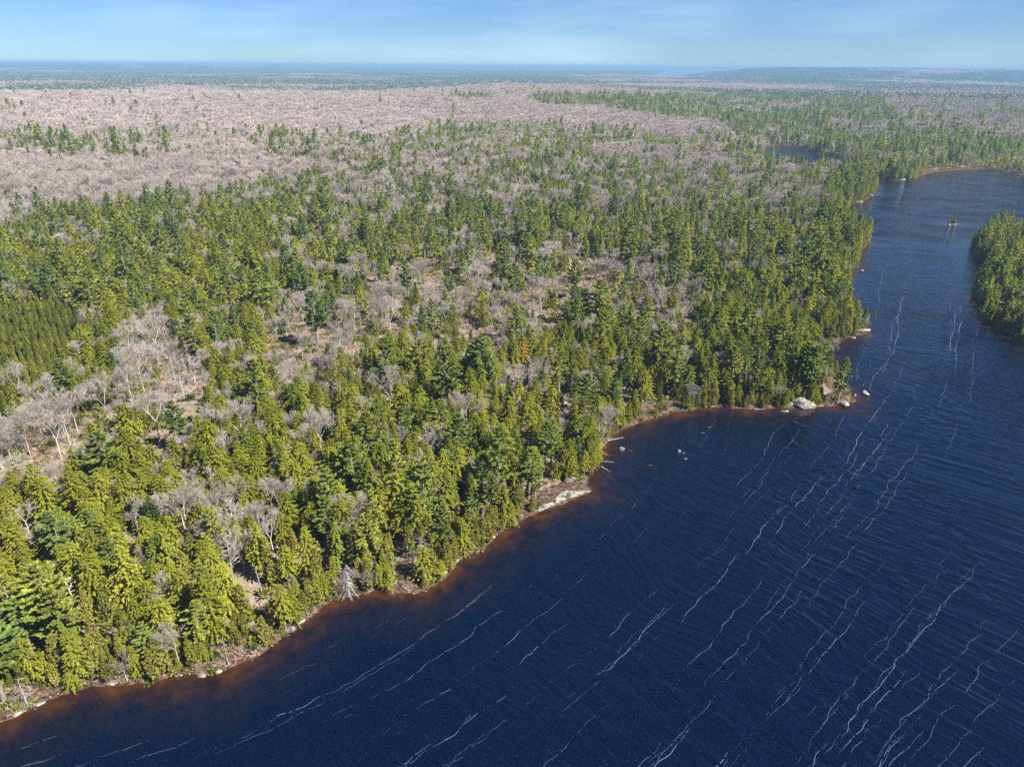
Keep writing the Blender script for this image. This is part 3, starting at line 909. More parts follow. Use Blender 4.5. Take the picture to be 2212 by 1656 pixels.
def colour_word(kind, t):
    if kind == 'pine': return 'blue-green' if t < .35 else ('mid-green' if t < .65 else 'yellow-green')
    if kind == 'hemlock': return 'dark olive' if t < .35 else ('olive-green' if t < .65 else 'yellowish olive')
    if kind == 'spruce': return 'dark green' if t < .6 else 'green'
    if kind == 'young': return 'deep green'
    if kind == 'cedar': return 'olive' if t < .4 else ('yellow-olive' if t < .75 else 'pale yellow-green')
    if kind == 'hardwood': return 'grey' if t < .35 else 'pinkish grey'
    return 'silver-grey'
NOUN = {'pine': 'pine', 'hemlock': 'hemlock', 'spruce': 'spruce', 'cedar': 'cedar', 'hardwood': 'leafless hardwood', 'snag': 'dead snag', 'young': 'young plantation spruce'}
NAME = {'pine': 'pine_tree', 'hemlock': 'hemlock_tree', 'spruce': 'spruce_tree', 'cedar': 'cedar_tree', 'hardwood': 'bare_hardwood_tree', 'snag': 'dead_tree', 'young': 'young_spruce_tree'}
GROUP = {'pine': 'pines with layered boughs in the lakeside forest', 'hemlock': 'olive hemlocks in the lakeside forest', 'spruce': 'dark spruces in the lakeside forest', 'cedar': 'narrow cedars along the lake shore',
         'hardwood': 'leafless grey hardwoods among the conifers', 'snag': 'dead standing trees in the forest', 'young': 'young spruces in the plantation rows'}

def tree_thing(kind, x, y, z, H, rot, tint, label, lean=(0, 0), variant=None, orange=False, wide=1.0):
    L0 = PRO[(kind, 0)]
    v = L0[variant if variant is not None else int(R.integers(len(L0)))]
    s = H / v[3]
    o = bpy.data.objects.new('dying_conifer' if orange else NAME[kind], None)
    o.empty_display_size = 0.5
    COL.objects.link(o)
    o.location = (x, y, z - 0.12)
    o.rotation_euler = (lean[0], lean[1], rot)
    o.scale = (s * wide, s * wide, s)
    t = bpy.data.objects.new('trunk', v[0]); COL.objects.link(t); t.parent = o
    cm = v[1]
    c = bpy.data.objects.new('branches' if kind in ('hardwood', 'snag') else 'crown', cm); COL.objects.link(c); c.parent = o
    if orange:
        c.data = cm.copy(); c.data.materials[0] = M['orange']
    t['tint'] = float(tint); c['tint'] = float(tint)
    tag(o, label, 'tree', None if orange else GROUP[kind])
    return o

gcol = bpy.data.collections.new('tree_sources')      # meshes scattered by the woodland objects; itself not in the scene
def source(me):
    o = bpy.data.objects.new('source', me)
    return o

def scatter(name, pts, meshes, vi, rotz, scl, tint, label, cat, zrot=None):
    """one countless-mass object: instances of the given meshes on points"""
    me = bpy.data.meshes.new(name)
    me.vertices.add(len(pts)); me.vertices.foreach_set('co', np.asarray(pts, np.float32).ravel())
    def at(nm, typ, data, key='value'):
        a = me.attributes.new(nm, typ, 'POINT'); a.data.foreach_set(key, data)
    at('vi', 'INT', np.asarray(vi, np.int32))
    at('tint', 'FLOAT', np.asarray(tint, np.float32))
    rv = np.zeros((len(pts), 3), np.float32); rv[:, 2] = rotz; rv[:, :2] = R.normal(0, .03, (len(pts), 2))
    at('rot', 'FLOAT_VECTOR', rv.ravel(), 'vector')
    at('scl', 'FLOAT_VECTOR', np.asarray(scl, np.float32).ravel(), 'vector')
    c = bpy.data.collections.new(name + '_sources')
    for i, m in enumerate(meshes):
        so = bpy.data.objects.new(f'{name}_source_{i:02d}', m); c.objects.link(so)
    ng = bpy.data.node_groups.new(name, 'GeometryNodeTree')
    ng.interface.new_socket('Geometry', in_out='INPUT', socket_type='NodeSocketGeometry')
    ng.interface.new_socket('Geometry', in_out='OUTPUT', socket_type='NodeSocketGeometry')
    gi = ng.nodes.new('NodeGroupInput'); go = ng.nodes.new('NodeGroupOutput')
    ci = ng.nodes.new('GeometryNodeCollectionInfo'); ci.inputs['Collection'].default_value = c
    ci.inputs['Separate Children'].default_value = True; ci.inputs['Reset Children'].default_value = True
    ip = ng.nodes.new('GeometryNodeInstanceOnPoints')
    ip.inputs['Pick Instance'].default_value = True
    def na(nm, typ):
        n = ng.nodes.new('GeometryNodeInputNamedAttribute'); n.data_type = typ; n.inputs['Name'].default_value = nm
        return n.outputs['Attribute']
    e2r = ng.nodes.new('FunctionNodeEulerToRotation')
    ng.links.new(gi.outputs[0], ip.inputs['Points']); ng.links.new(ci.outputs[0], ip.inputs['Instance'])
    ng.links.new(na('vi', 'INT'), ip.inputs['Instance Index'])
    ng.links.new(na('rot', 'FLOAT_VECTOR'), e2r.inputs[0]); ng.links.new(e2r.outputs[0], ip.inputs['Rotation'])
    ng.links.new(na('scl', 'FLOAT_VECTOR'), ip.inputs['Scale'])
    ng.links.new(ip.outputs[0], go.inputs[0])
    o = link(name, me)
    md = o.modifiers.new('scatter', 'NODES'); md.node_group = ng
    tag(o, label, cat, None, 'stuff')
    return o

FN = {'pine': 'pine_woodland', 'hemlock': 'hemlock_woodland', 'spruce': 'spruce_woodland', 'cedar': 'cedar_woodland', 'hardwood': 'hardwood_woodland', 'young': 'spruce_plantation'}
FL = {'pine': 'pines with layered boughs filling the forest beyond the nearest ones', 'hemlock': 'mass of olive-green hemlocks beyond the nearest ones',
      'spruce': 'mass of dark pointed spruces covering the far slopes', 'cedar': 'mass of narrow yellow-olive cedars through the forest and farther shores',
      'hardwood': 'leafless grey and pinkish hardwoods covering the distant hillside', 'young': 'close rows of young deep green spruces at the left edge'}

def emit(kind, A, tint, H, wide):
    """the 300 largest in view become things, the rest one woodland object"""
    n = len(A)
    px, py, dep = A[:, 6], A[:, 7], A[:, 8]
    inview = (px > -20) & (px < 2232) & (py < 1690) & (py > 0)
    size = H / dep * inview
    order = np.argsort(-size)
    ind = order[:300]; ind = ind[size[ind] > 0]
    rest = np.setdiff1d(np.arange(n), ind)
    q = np.quantile(H, [.33, .67])
    items = []
    for i in ind:
        sz = 'tall' if H[i] > q[1] else ('small' if H[i] < q[0] else 'medium')
        items.append((px[i], py[i], f'{sz} {colour_word(kind, tint[i])}'))
    labs = labeler(items, NOUN[kind])
    for i, lb in zip(ind, labs):
        sdv = A[i, 3]
        ln = (R.normal(0, .025), R.normal(0, .025))
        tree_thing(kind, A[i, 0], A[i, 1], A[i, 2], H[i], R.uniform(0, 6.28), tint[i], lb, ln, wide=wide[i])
    if kind == 'snag' or len(rest) == 0: return
    rest = rest
    d = dep[rest]; d = np.where(d > 1e8, 300, d)
    l0 = PRO[(kind, 0)]; l1 = PRO[(kind, 1)]; l2 = PRO[(kind, 2)]
    th = (260, 620) if kind != 'hardwood' else (300, 700)
    lod = np.where(d < th[0], 0, np.where(d < th[1], 1, 2))
    off = np.array([0, len(l0), len(l0) + len(l1)]); num = np.array([len(l0), len(l1), len(l2)])
    vi = off[lod] + (R.random(len(rest)) * num[lod]).astype(int)
    s = H[rest] / SIZE[kind]
    scl = np.stack([s * wide[rest], s * wide[rest], s], 1)
    P3 = A[rest, :3].copy(); P3[:, 2] -= 0.15
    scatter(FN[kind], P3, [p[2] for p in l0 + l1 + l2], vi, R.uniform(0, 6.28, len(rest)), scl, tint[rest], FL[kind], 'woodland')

for ki, kind in enumerate(KINDS):
    A = TR[TR[:, 4] == ki]
    n = len(A)
    opn = inside(P_OPEN, A[:, 6], A[:, 7]) | inside(P_CLEAR, A[:, 6], A[:, 7])
    nz = fbm(A[:, 0], A[:, 1], 14, 200 + ki, 2)
    if kind == 'hardwood':
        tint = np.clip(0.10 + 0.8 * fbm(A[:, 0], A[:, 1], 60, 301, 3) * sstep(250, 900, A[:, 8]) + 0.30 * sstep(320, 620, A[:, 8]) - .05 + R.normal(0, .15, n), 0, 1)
    else:
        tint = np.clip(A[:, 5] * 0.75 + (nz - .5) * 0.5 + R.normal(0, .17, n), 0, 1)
    H = SIZE[kind] * np.clip(R.normal(1, .22, n), .5, 1.5)
    if kind == 'hardwood': H *= np.where((A[:, 8] < 420) & ~opn, .82, 1.0)
    H *= np.where(opn & (kind != 'pine'), R.uniform(.5, 1.08, n), 1.0)
    H *= np.where(A[:, 3] < 5.5, R.uniform(.5, .95, n), 1.0)
    H *= np.where(A[:, 8] < 300, .90, 1.0)
    H *= np.where(inside(ISLAND, A[:, 0], A[:, 1]), .74, 1.0)
    wide = R.uniform(.82, 1.15, n) * np.where((A[:, 8] > 330) & (kind != 'hardwood'), .86, 1.0)
    H *= np.where((A[:, 8] > 420) & (kind != 'hardwood'), .88, 1.0)
    emit(kind, A, tint, H, wide)

# plantation: planted in rows
g0 = GT(80, 830); g1 = GT(40, 660)
ra = math.atan2(g1[1] - g0[1], g1[0] - g0[0])
ux = np.array([math.cos(ra), math.sin(ra)]); vx = np.array([-ux[1], ux[0]])
I, J = np.meshgrid(np.arange(-100, 100) * 1.6, np.arange(-70, 70) * 2.15)
PX = g0[0] + I.ravel() * ux[0] + J.ravel() * vx[0] + R.normal(0, .25, I.size)
PY = g0[1] + I.ravel() * ux[1] + J.ravel() * vx[1] + R.normal(0, .25, I.size)
sdp = land_sd(PX, PY); zp = terrain(PX, PY, sdp)
ppx, ppy, pdp = project(PX, PY, zp + 5)
m = inside(P_PLANT, ppx, ppy) & (R.random(len(PX)) < .95) & (sdp > 5)
A = np.stack([PX, PY, zp, sdp, PX * 0, PX * 0, ppx, ppy, pdp], 1)[m]
n = len(A)
emit('young', A, np.clip(R.normal(.85, .12, n), 0, 1), SIZE['young'] * np.clip(R.normal(.95, .17, n), .5, 1.35), R.uniform(1.05, 1.4, n))

# the notable trees
hw = [(h, p) for h, p in zip(HERO, hp) if h[0] == 'hardwood']
hl = labeler([(h[1], h[2] - 40, 'large pale grey') for h, p in hw], 'bare hardwood')
for (h, p), lb in zip(hw, hl):
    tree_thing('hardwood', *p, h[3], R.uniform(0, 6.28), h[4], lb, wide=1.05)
for i, (h, p) in enumerate(zip(HERO, hp)):
    if h[0] == 'hardwood': continue
    if h[0] == 'snag':
        if i == 3: geo = snag(9.5, 95, -.75, .20, True, .12)
        elif i == 4: geo = snag(9.5, 34, .18, .34, True, .35)
        elif i == 7: geo = snag(9.5, 50, -.15, .30, True, .1)
        elif i == 6: geo = snag(9.5, 26, -.05, .42, True, .5)
        else: geo = snag(9.5, 18, .0, .20, False, .35)
        proto('snag', geo, 9.5, M['dead'], M['dead'], 0)
        ln = (0.22, 0.06) if i == 3 else ((.2, .3) if i == 6 else (R.normal(0, .05), R.normal(0, .05)))
        tree_thing('snag', *p, h[3], 0.2, 0, h[5], ln, variant=len(PRO[('snag', 0)]) - 1)
    elif h[0] == 'orange':
        tree_thing('hemlock', *p, h[3], 1.0, h[4], h[5], orange=True, wide=.9)
    else:
        ln = (0, .45) if h[1] == 1866 else (0, 0)
        tree_thing(h[0], *p, h[3], 0.7, h[4], h[5], ln, wide=.8 if h[1] == 1808 else 1.0)

# ------------------------------------------------------------------ far woods: clumps of small trees out to the lowland
def patch_mesh(size, cell, hardf, seed):
    V = []; F = []; MI = []; n = 0
    k = int(size / cell)
    for i in range(k):
        for j in range(k):
            x = (i + R.uniform(0, 1)) * cell - size / 2; y = (j + R.uniform(0, 1)) * cell - size / 2
            hard = R.random() < hardf
            h = R.uniform(9, 15); r = cell * R.uniform(.5, .8)
            a0 = R.uniform(0, 6.28)
            if hard:
                m = 5
                a = a0 + np.arange(m) * 6.28 / m
                ring = np.stack([x + np.cos(a) * r * .95, y + np.sin(a) * r * .95, np.full(m, h * R.uniform(.6, .8)) + R.normal(0, .8, m)], 1)
                V.append(np.concatenate([[[x, y, h * .98]], ring, [[x, y, h * .2]]])); 
                F += [(n, n + 1 + q, n + 1 + (q + 1) % m) for q in range(m)] + [(n + m + 1, n + 1 + (q + 1) % m, n + 1 + q) for q in range(m)]
                MI += [1] * (2 * m); n += m + 2
            else:
                m = 5
                a = a0 + np.arange(m) * 6.28 / m
                rr = r * .75 * R.uniform(.7, 1.2, m)
                ring = np.stack([x + np.cos(a) * rr, y + np.sin(a) * rr, np.full(m, h * .15) + R.normal(0, .8, m)], 1)
                V.append(np.concatenate([[[x, y, h]], ring]))
                F += [(n, n + 1 + q, n + 1 + (q + 1) % m) for q in range(m)]
                MI += [0] * m; n += m + 1
    return mesh_np('far_clump', np.concatenate(V), np.array(F), [M['farcon'], M['farhard']], MI)
def far_mat(name, a, b):
    w = N(name)
    g = w.n('NewGeometry')
    oi = w.n('ObjectInfo').outputs['Random']
    f = w.math('ADD', w.math('MULTIPLY', g.outputs['Random Per Island'], .8), w.math('MULTIPLY', oi, .3))
    c = w.mix(f, a, b)
    d = w.n('BsdfDiffuse'); w.l(c, d.inputs['Color']); w.l(d.outputs[0], w.out.inputs[0])
    return w.m
M['farcon'] = far_mat('distant_conifer', (0.022, 0.040, 0.014), (0.070, 0.095, 0.028))
M['farhard'] = far_mat('distant_hardwood', (0.15, 0.11, 0.09), (0.26, 0.20, 0.17))
HF = [0.05, 0.05, 0.3, 0.55, 0.9, 0.97]
near_p = [patch_mesh(60, 5.5, f, 0) for f in HF]
far_p = [patch_mesh(150, 9.5, f, 0) for f in HF]
for nm, r0, r1, size, meshes, lab in (('far_woods', 2150, 4600, 60, near_p, 'far woods of dark conifers and bare hardwoods beyond the leafless hill'),
                                      ('horizon_woods', 4600, 13000, 150, far_p, 'hazy blue-green woods stretching to the distant hills')):
    xs = np.arange(-r1, r1, size); ys = np.arange(0, r1, size)
    X, Y = np.meshgrid(xs, ys); X = X.ravel() + size / 2; Y = Y.ravel() + size / 2
    rr = np.hypot(X, Y); az = np.degrees(np.arctan2(X, Y))
    m = (rr > r0 - size * .5) & (rr < r1) & (np.abs(az) < 42)
    X, Y = X[m], Y[m]
    sd = land_sd(X, Y); z = terrain(X, Y, sd)
    m = sd > size * .6
    X, Y, z = X[m], Y[m], z[m]
    f = fbm(X, Y, 900, 401, 3) * .65 + fbm(X, Y, 300, 402, 2) * .35 + R.normal(0, .03, len(X))
    vi = np.clip(np.digitize(f, [.54, .60, .65, .70, .75]), 0, 5)
    scatter(nm, np.stack([X, Y, z - .6], 1), meshes, vi, R.integers(0, 4, len(X)) * math.pi / 2, np.ones((len(X), 3)) * np.array([1.06, 1.06, 1]), X * 0, lab, 'woods')

# ------------------------------------------------------------------ undergrowth and shore brush
def undergrowth():
    xs = np.arange(-420, 460, 1.9); ys = np.arange(20, 640, 1.9)
    X, Y = np.meshgrid(xs, ys)
    X = (X + R.uniform(-1.2, 1.2, X.shape)).ravel(); Y = (Y + R.uniform(-1.2, 1.2, Y.shape)).ravel()
    sd = land_sd(X, Y); m = sd > .2; X, Y, sd = X[m], Y[m], sd[m]
    z = terrain(X, Y, sd)
    px, py, dep = project(X, Y, z)
    vis = (px > -200) & (px < 2400) & (py < 1750)
    o = inside(P_OPEN, px, py) | inside(P_CLEAR, px, py)
    pr = np.where(sd < 7, .65, np.where(o, .80, .14)) * np.where(inside(P_BARE, px, py - 20), .3, 1) * np.where(inside(P_EDGE, px, py) & (sd < 6), .12, 1)
    m = vis & (R.random(len(X)) < pr)
    X, Y, z, sd, o = X[m], Y[m], z[m], sd[m], o[m]
    # denser brush right along the water
    a = np.arange(-420, 460, 1.15); b = np.arange(20, 560, 1.15)
    BX, BY = np.meshgrid(a, b)
    BX = (BX + R.uniform(-.5, .5, BX.shape)).ravel(); BY = (BY + R.uniform(-.5, .5, BY.shape)).ravel()
    bs = land_sd(BX, BY); q = (bs > -.1) & (bs < 3.2); BX, BY, bs = BX[q], BY[q], bs[q]
    bz = terrain(BX, BY, bs); bpx, bpy, bd = project(BX, BY, bz)
    q = (R.random(len(BX)) < .55) & (bpx > -200) & (bpx < 2400) & ~inside(P_EDGE, bpx, bpy)
    X, Y, z, sd, o = [np.concatenate([u, v[q]]) for u, v in ((X, BX), (Y, BY), (z, bz), (sd, bs), (o, bs > 99))]
    meshes = [mesh_np('shrub', *shrub(1.0, False), [M['brush']]) for _ in range(4)] + [mesh_np('shrub_leafy', *shrub(1.0, True), [M['shrub_leaf']]) for _ in range(3)]
    leafy = R.random(len(X)) < np.where(sd < 7, .35, .25)
    vi = np.where(leafy, R.integers(4, 7, len(X)), R.integers(0, 4, len(X)))
    s = np.where(sd < 5, R.uniform(.7, 1.6, len(X)), R.uniform(.8, 2.6, len(X)))
    scatter('undergrowth', np.stack([X, Y, z - .05], 1), meshes, vi, R.uniform(0, 6.28, len(X)), np.stack([s, s, s * R.uniform(.6, 1, len(X))], 1), R.random(len(X)), 'bare brown brush and low green shrubs between the trees and along the bank', 'undergrowth')
undergrowth()

# ------------------------------------------------------------------ rocks
def rock_mesh(sx, sy, sz, seed, mat, facets=14, sub=3):
    r = np.random.default_rng(seed)
    import bmesh
    bm = bmesh.new(); bmesh.ops.create_icosphere(bm, subdivisions=sub, radius=1.0)
    co = np.array([v.co[:] for v in bm.verts])
    nrm = unit(r.normal(size=(facets, 3)) * np.array([1, 1, .8])); dd = r.uniform(.48, .82, facets)
    for n_, d_ in zip(nrm, dd):
        s = co @ n_
        ex = np.clip(s - d_, 0, None)
        co = co - n_[None] * (ex * .92)[:, None]
    co = co * (1 + .05 * np.sin(co[:, [1, 2, 0]] * 7 + seed))
    co = co * np.array([sx, sy, sz])
    for v, c in zip(bm.verts, co): v.co = c
    me = bpy.data.meshes.new('boulder'); bm.to_mesh(me); bm.free()
    me.materials.append(mat)
    return me

#        px    py    half sizes (m)      turn  sink  label
ROCKS = [
    (1736, 877, 3.0, 1.7, 1.5, -.25, .35, 'largest grey boulder on the shore left of the lone pine'),
    (1702, 876, 1.5, .9, .7, -.2, .3, 'grey boulder just left of the largest shore boulder'),
    (1697, 888, .9, .5, .25, 0, .1, 'low pale rock in the water below the two shore boulders'),
    (1822, 876, 1.35, 1.1, .9, .3, .3, 'rounded pale boulder at the foot of the lone pine'),
    (1868, 852, 1.25, .8, .85, .1, .2, 'larger white pointed rock standing in the water off the point'),
    (1846, 854, .5, .4, .5, .4, .12, 'small white rock in the water beside the pointed rock'),
    (1832, 862, .5, .3, .3, .1, .1, 'small flat pale stone just above the rounded boulder at the point'),
    (1620, 866, 1.3, .8, .7, .1, .25, 'pale boulder against the bank left of the fallen logs'),
    (1512, 872, 1.9, .9, .8, .3, .3, 'white rocks face at the inner end of the cove shore'),
    (1478, 887, 1.6, .7, .5, .5, .2, 'white flat rock at the shore bend below the bright green trees'),
    (1862, 719, 3.2, 1.1, .7, .2, .15, 'long white rock slab at the tip of the upper point'),
    (1858, 706, 1.0, .8, .8, .2, .2, 'whitish upright rock on top of the upper point slab'),
    (1842, 730, 1.2, .5, .3, .1, .1, 'low white rock in the water under the upper point slab'),
    (1780, 726, 1.9, 1.3, 1.0, .5, .35, 'bulky white boulder left on the upper point shore'),
    (1763, 719, 1.5, .8, .6, -.5, .25, 'pale boulder at the far left of the upper point'),
    (1862, 586, .95, .7, .75, .3, .2, 'small dark-sided rock offshore above the upper point'),
    (1849, 569, 1.0, .7, .5, .3, .2, 'white rock at the water edge below the far trees'),
    (1344, 971, .95, .75, .85, .8, .25, 'white triangular rock standing in the brown shallows'),
    (1466, 975, .62, .45, .5, .4, .15, 'small white rock farther out in the cove water'),
    (1481, 990, .75, .22, .22, -.5, .05, 'thin low rock barely breaking the water beside the small white one'),
    (645, 1345, 1.6, .55, .5, .85, .1, 'long pale rock on the near shore under the bare bank'),
    (632, 1357, .9, .45, .4, .8, .1, 'pale rock at the lower end of the long shore rock'),
    (1062, 1163, .9, .7, .6, .8, .2, 'pale rock on the shore left of the ledge'),
    (985, 1213, 1.0, .8, .8, .8, .3, 'grey boulder at the shore right of the overhanging pine'),
    (960, 1240, .8, .6, .5, .5, .2, 'grey rock below the boulder at the overhanging pine'),
    (437, 1458, .9, .5, .4, .2, .1, 'pale shore rock below the reddish brush on the near shore'),
    (470, 1450, 1.1, .5, .4, .4, .1, 'long pale rock on the near shore left of the yellow cedar'),
    (385, 1458, .7, .5, .4, .2, .1, 'white rock on the near shore between two cedars'),
    (240, 1478, 1.2, .6, .4, .1, .1, 'wide grey rock on the lower shore'),
    (275, 1469, 1.0, .5, .4, .1, .1, 'pale grey rock at the right end of the lower shore rocks'),
    (85, 1520, .9, .5, .4, .5, .1, 'pale rock on the shore near the lower left corner'),
    (40, 1541, 1.1, .6, .5, .5, .1, 'greyish rock nearest the lower left corner'),
    (1950, 389, 4.0, 1.6, .9, .2, .3, 'pale rock at the tip of the far shore headland'),
    (1858, 436, 3.2, 1.2, .7, .2, .25, 'pale rock under the trees of the narrow far point'),
    (1884, 423, 2.2, 1.0, .7, .5, .2, 'pale rock at the tip of the narrow far point'),
]
for i, (px, py, sx, sy, sz, rot, sink, lab) in enumerate(ROCKS):
    p = G0(px, py, 0.1)
    zz = max(0.0, float(terrain(np.array([p[0]]), np.array([p[1]]))[0]))
    if 1600 < px < 1900 and py > 700: sx, sy, sz = sx * 1.25, sy * 1.25, sz * 1.3
    o = link('boulder', rock_mesh(sx, sy, sz, 500 + i, M['rock']), None, (p[0], p[1], min(zz, .5) + sz * .45 - sink * .5))
    o.rotation_euler = (0, 0, rot)
    tag(o, lab, 'rock', 'pale granite rocks along the shore and in the shallows')
for i, (px, py, s) in enumerate([(1362, 973, 1.3), (1477, 978, 1.1), (1404, 1004, .8), (1532, 922, .9), (1520, 935, 1.1), (1315, 1018, .7)]):
    p = G0(px, py, 0)
    o = link('submerged_stone', rock_mesh(s, s * .5, .12, 700 + i, M['wet_rock'], sub=2), None, (p[0], p[1], -.06))
    tag(o, ['reddish sunken stone right of the white triangular rock', 'reddish sunken stone beside the small white rock in the cove', 'faint reddish sunken stone between the two white rocks',
            'upper sunken stone in the dark cove water', 'lower of the two sunken stones in the dark cove water', 'small reddish sunken stone off the shallows'][i], 'stone', 'reddish stones just under the water')

# flat ledge of bare rock
def ledge(pxs, name, lab, top, seed):
    P = np.array([G0(a, b, 0) for a, b in pxs])
    c = P.mean(0)
    n = 40; m = 12
    # resample the outline
    seg = np.vstack([P, P[:1]]); dl = np.r_[0, np.cumsum(np.hypot(*np.diff(seg, axis=0).T))]
    s = np.linspace(0, dl[-1], n, endpoint=False)
    ox = np.interp(s, dl, seg[:, 0]); oy = np.interp(s, dl, seg[:, 1])
    V = []
    for k in range(m):
        f = 1 - k / m
        x = c[0] + (ox - c[0]) * f + R.normal(0, .06, n); y = c[1] + (oy - c[1]) * f + R.normal(0, .06, n)
        z = np.where(k == 0, -.5, top * (0.35 + .65 * k / m)) + (np.floor(fbm(x, y, 2.2, seed, 2) * 5) / 5 - .4) * .5 * (k > 0)
        V.append(np.stack([x, y, z], 1))
    V = np.concatenate(V + [np.array([[c[0], c[1], top]])])
    F3 = [((m - 1) * n + j, (m - 1) * n + (j + 1) % n, m * n) for j in range(n)]
    F4 = [(k * n + j, k * n + (j + 1) % n, (k + 1) * n + (j + 1) % n, (k + 1) * n + j) for k in range(m - 1) for j in range(n)]
    o = link(name, mesh_np(name, V, [np.array(F4), np.array(F3)], [M['rock']]))
    tag(o, lab, 'rock ledge')
ledge([(1160, 1107), (1190, 1095), (1230, 1078), (1280, 1061), (1262, 1044), (1238, 1044), (1212, 1054), (1190, 1066), (1168, 1088)], 'rock_ledge', 'flat pale rock ledge sloping into the water at the forest corner', .9, 5)
ledge([(1222, 1056), (1250, 1040), (1244, 1032), (1222, 1040), (1205, 1050)], 'rock_outcrop', 'stepped grey outcrop just above the flat pale ledge', 1.6, 8)

# small stones of the shoreline
def shore_stones():
    S = []
    L0 = np.array(LAKE[3:-4])
    seg = np.hypot(*np.diff(L0, axis=0).T); dl = np.r_[0, np.cumsum(seg)]
    for s in np.arange(0, dl[-1], 0.8):
        x = np.interp(s, dl, L0[:, 0]); y = np.interp(s, dl, L0[:, 1])
        if R.random() < vnoise(np.array([x]), np.array([y]), 14, 91)[0] * 1.2 - .35:
            S.append((x + R.normal(0, .9), y + R.normal(0, .9)))
    S = np.array(S)
    z = np.clip(terrain(S[:, 0], S[:, 1]), -.1, 1)
    meshes = [rock_mesh(1, .75, .55, 900 + i, M['rock'], sub=2) for i in range(5)]
    s = R.uniform(.1, .34, len(S))
    scatter('shore_stones', np.c_[S, z], meshes, R.integers(0, 5, len(S)), R.uniform(0, 6.28, len(S)), np.stack([s, s, s * .8], 1), s, 'scattered small grey stones along the waterline', 'stones')
shore_stones()

# ------------------------------------------------------------------ islet
ip = G0(2055, 485)
for k, (dx, dy, h, kd, lab) in enumerate([(-1.6, .5, 3.4, 'cedar', 'taller left shrubby tree on the tiny islet'), (.6, .8, 3.0, 'cedar', 'middle shrubby tree on the tiny islet'), (2.0, .2, 3.8, 'hemlock', 'right pointed little conifer on the tiny islet')]):
    tree_thing(kd, ip[0] + dx, ip[1] + dy, .4, h, k, .4, lab, wide=1.5)
for k, (dx, s) in enumerate([(-1.9, 1.1), (1.2, 1.4)]):
    o = link('boulder', rock_mesh(s, .9, .7, 800 + k, M['rock']), None, (ip[0] + dx, ip[1] - 1.2, .15))
    tag(o, ['left reddish-grey boulder of the tiny islet', 'right reddish-grey boulder of the tiny islet'][k], 'rock')

# ------------------------------------------------------------------ fallen logs
def log_mesh(ln, r, mat, limbs=3):
    T = Acc(); s = np.linspace(0, ln, 5)
    tube(T, np.stack([s, R.normal(0, .04, 5), R.normal(0, .04, 5)], 1), r * (1 - .6 * s / ln), 6)
    for _ in range(limbs):
        a = R.uniform(.3, .95) * ln
        d = unit(np.array([.6, R.normal(0, .7), R.uniform(0, .7)]))
        tube(T, [np.array([a, 0, 0]), np.array([a, 0, 0]) + d * R.uniform(.4, 1.3)], [r * .3, .012], 3)
    V, F = T.get()
    return mesh_np('log', V, F, [mat], smooth=True)
LOGS = [  # px, py, length, angle in the plan, label
    (1692, 878, 3.4, .1, 'pale log lying in the water between the boulders'), (1640, 884, 2.6, -.1, 'pale driftwood log just off the bank left of the boulders'), (1785, 876, 4.2, .12, 'long bleached log along the bank below the lone pine'),
    (1306, 1012, 2.4, -.9, 'short pale drift log floating off the overhanging trees'), (1330, 948, 4.8, .35, 'long sunken brown log near the innermost shallows'), (1300, 996, 6.0, -.15, 'brown log reaching out from under the overhanging cedars'),
    (1322, 940, 1.8, -1.3, 'short leaning branch at the brown shallows'), (1605, 880, 2.0, .2, 'small pale log at the foot of the bank by the fallen brush')]
for px, py, ln, an, lab in LOGS:
    p = G0(px, py, .05)
    o = link('fallen_log', log_mesh(ln, .13, M['dead']), None, (p[0] - math.cos(an) * ln / 2, p[1] - math.sin(an) * ln / 2, .1))
    o.rotation_euler = (0, 0, an); tag(o, lab, 'log', 'logs lying at the water edge')
cand = []
tries = 0
while len(cand) < 90 and tries < 3000:
    tries += 1
    px, py = R.uniform(540, 1520), R.uniform(530, 870)
    if inside(P_OPEN, np.array([px]), np.array([py - 25]))[0]:
        cand.append((px, py))
cand += [(365, 855), (350, 900), (300, 925), (250, 955), (230, 975), (180, 970), (400, 935), (415, 905), (330, 880)]
logm = [log_mesh(ln, r, M['dead']) for ln, r in ((5, .16), (7, .2), (9, .22), (4, .13), (6, .17), (8, .2))]
labs = labeler([(a, b, R.choice(['thin', 'long', 'pale'])) for a, b in cand], 'fallen log')
for (px, py), lb in zip(cand, labs):
    x, y, z = GT(px, py)
    k = int(R.integers(6))
    lb = lb.replace('thin', ['long', 'long', 'long', 'short', 'pale', 'long'][k]) if lb.startswith('thin') else lb
    o = link('fallen_log', logm[k], None, (x, y, z + .28))
    o.rotation_euler = (0, R.normal(0, .05), R.uniform(0, 6.28)); o['tint'] = 0.0
    tag(o, lb, 'log', 'pale fallen logs on the open forest floor')

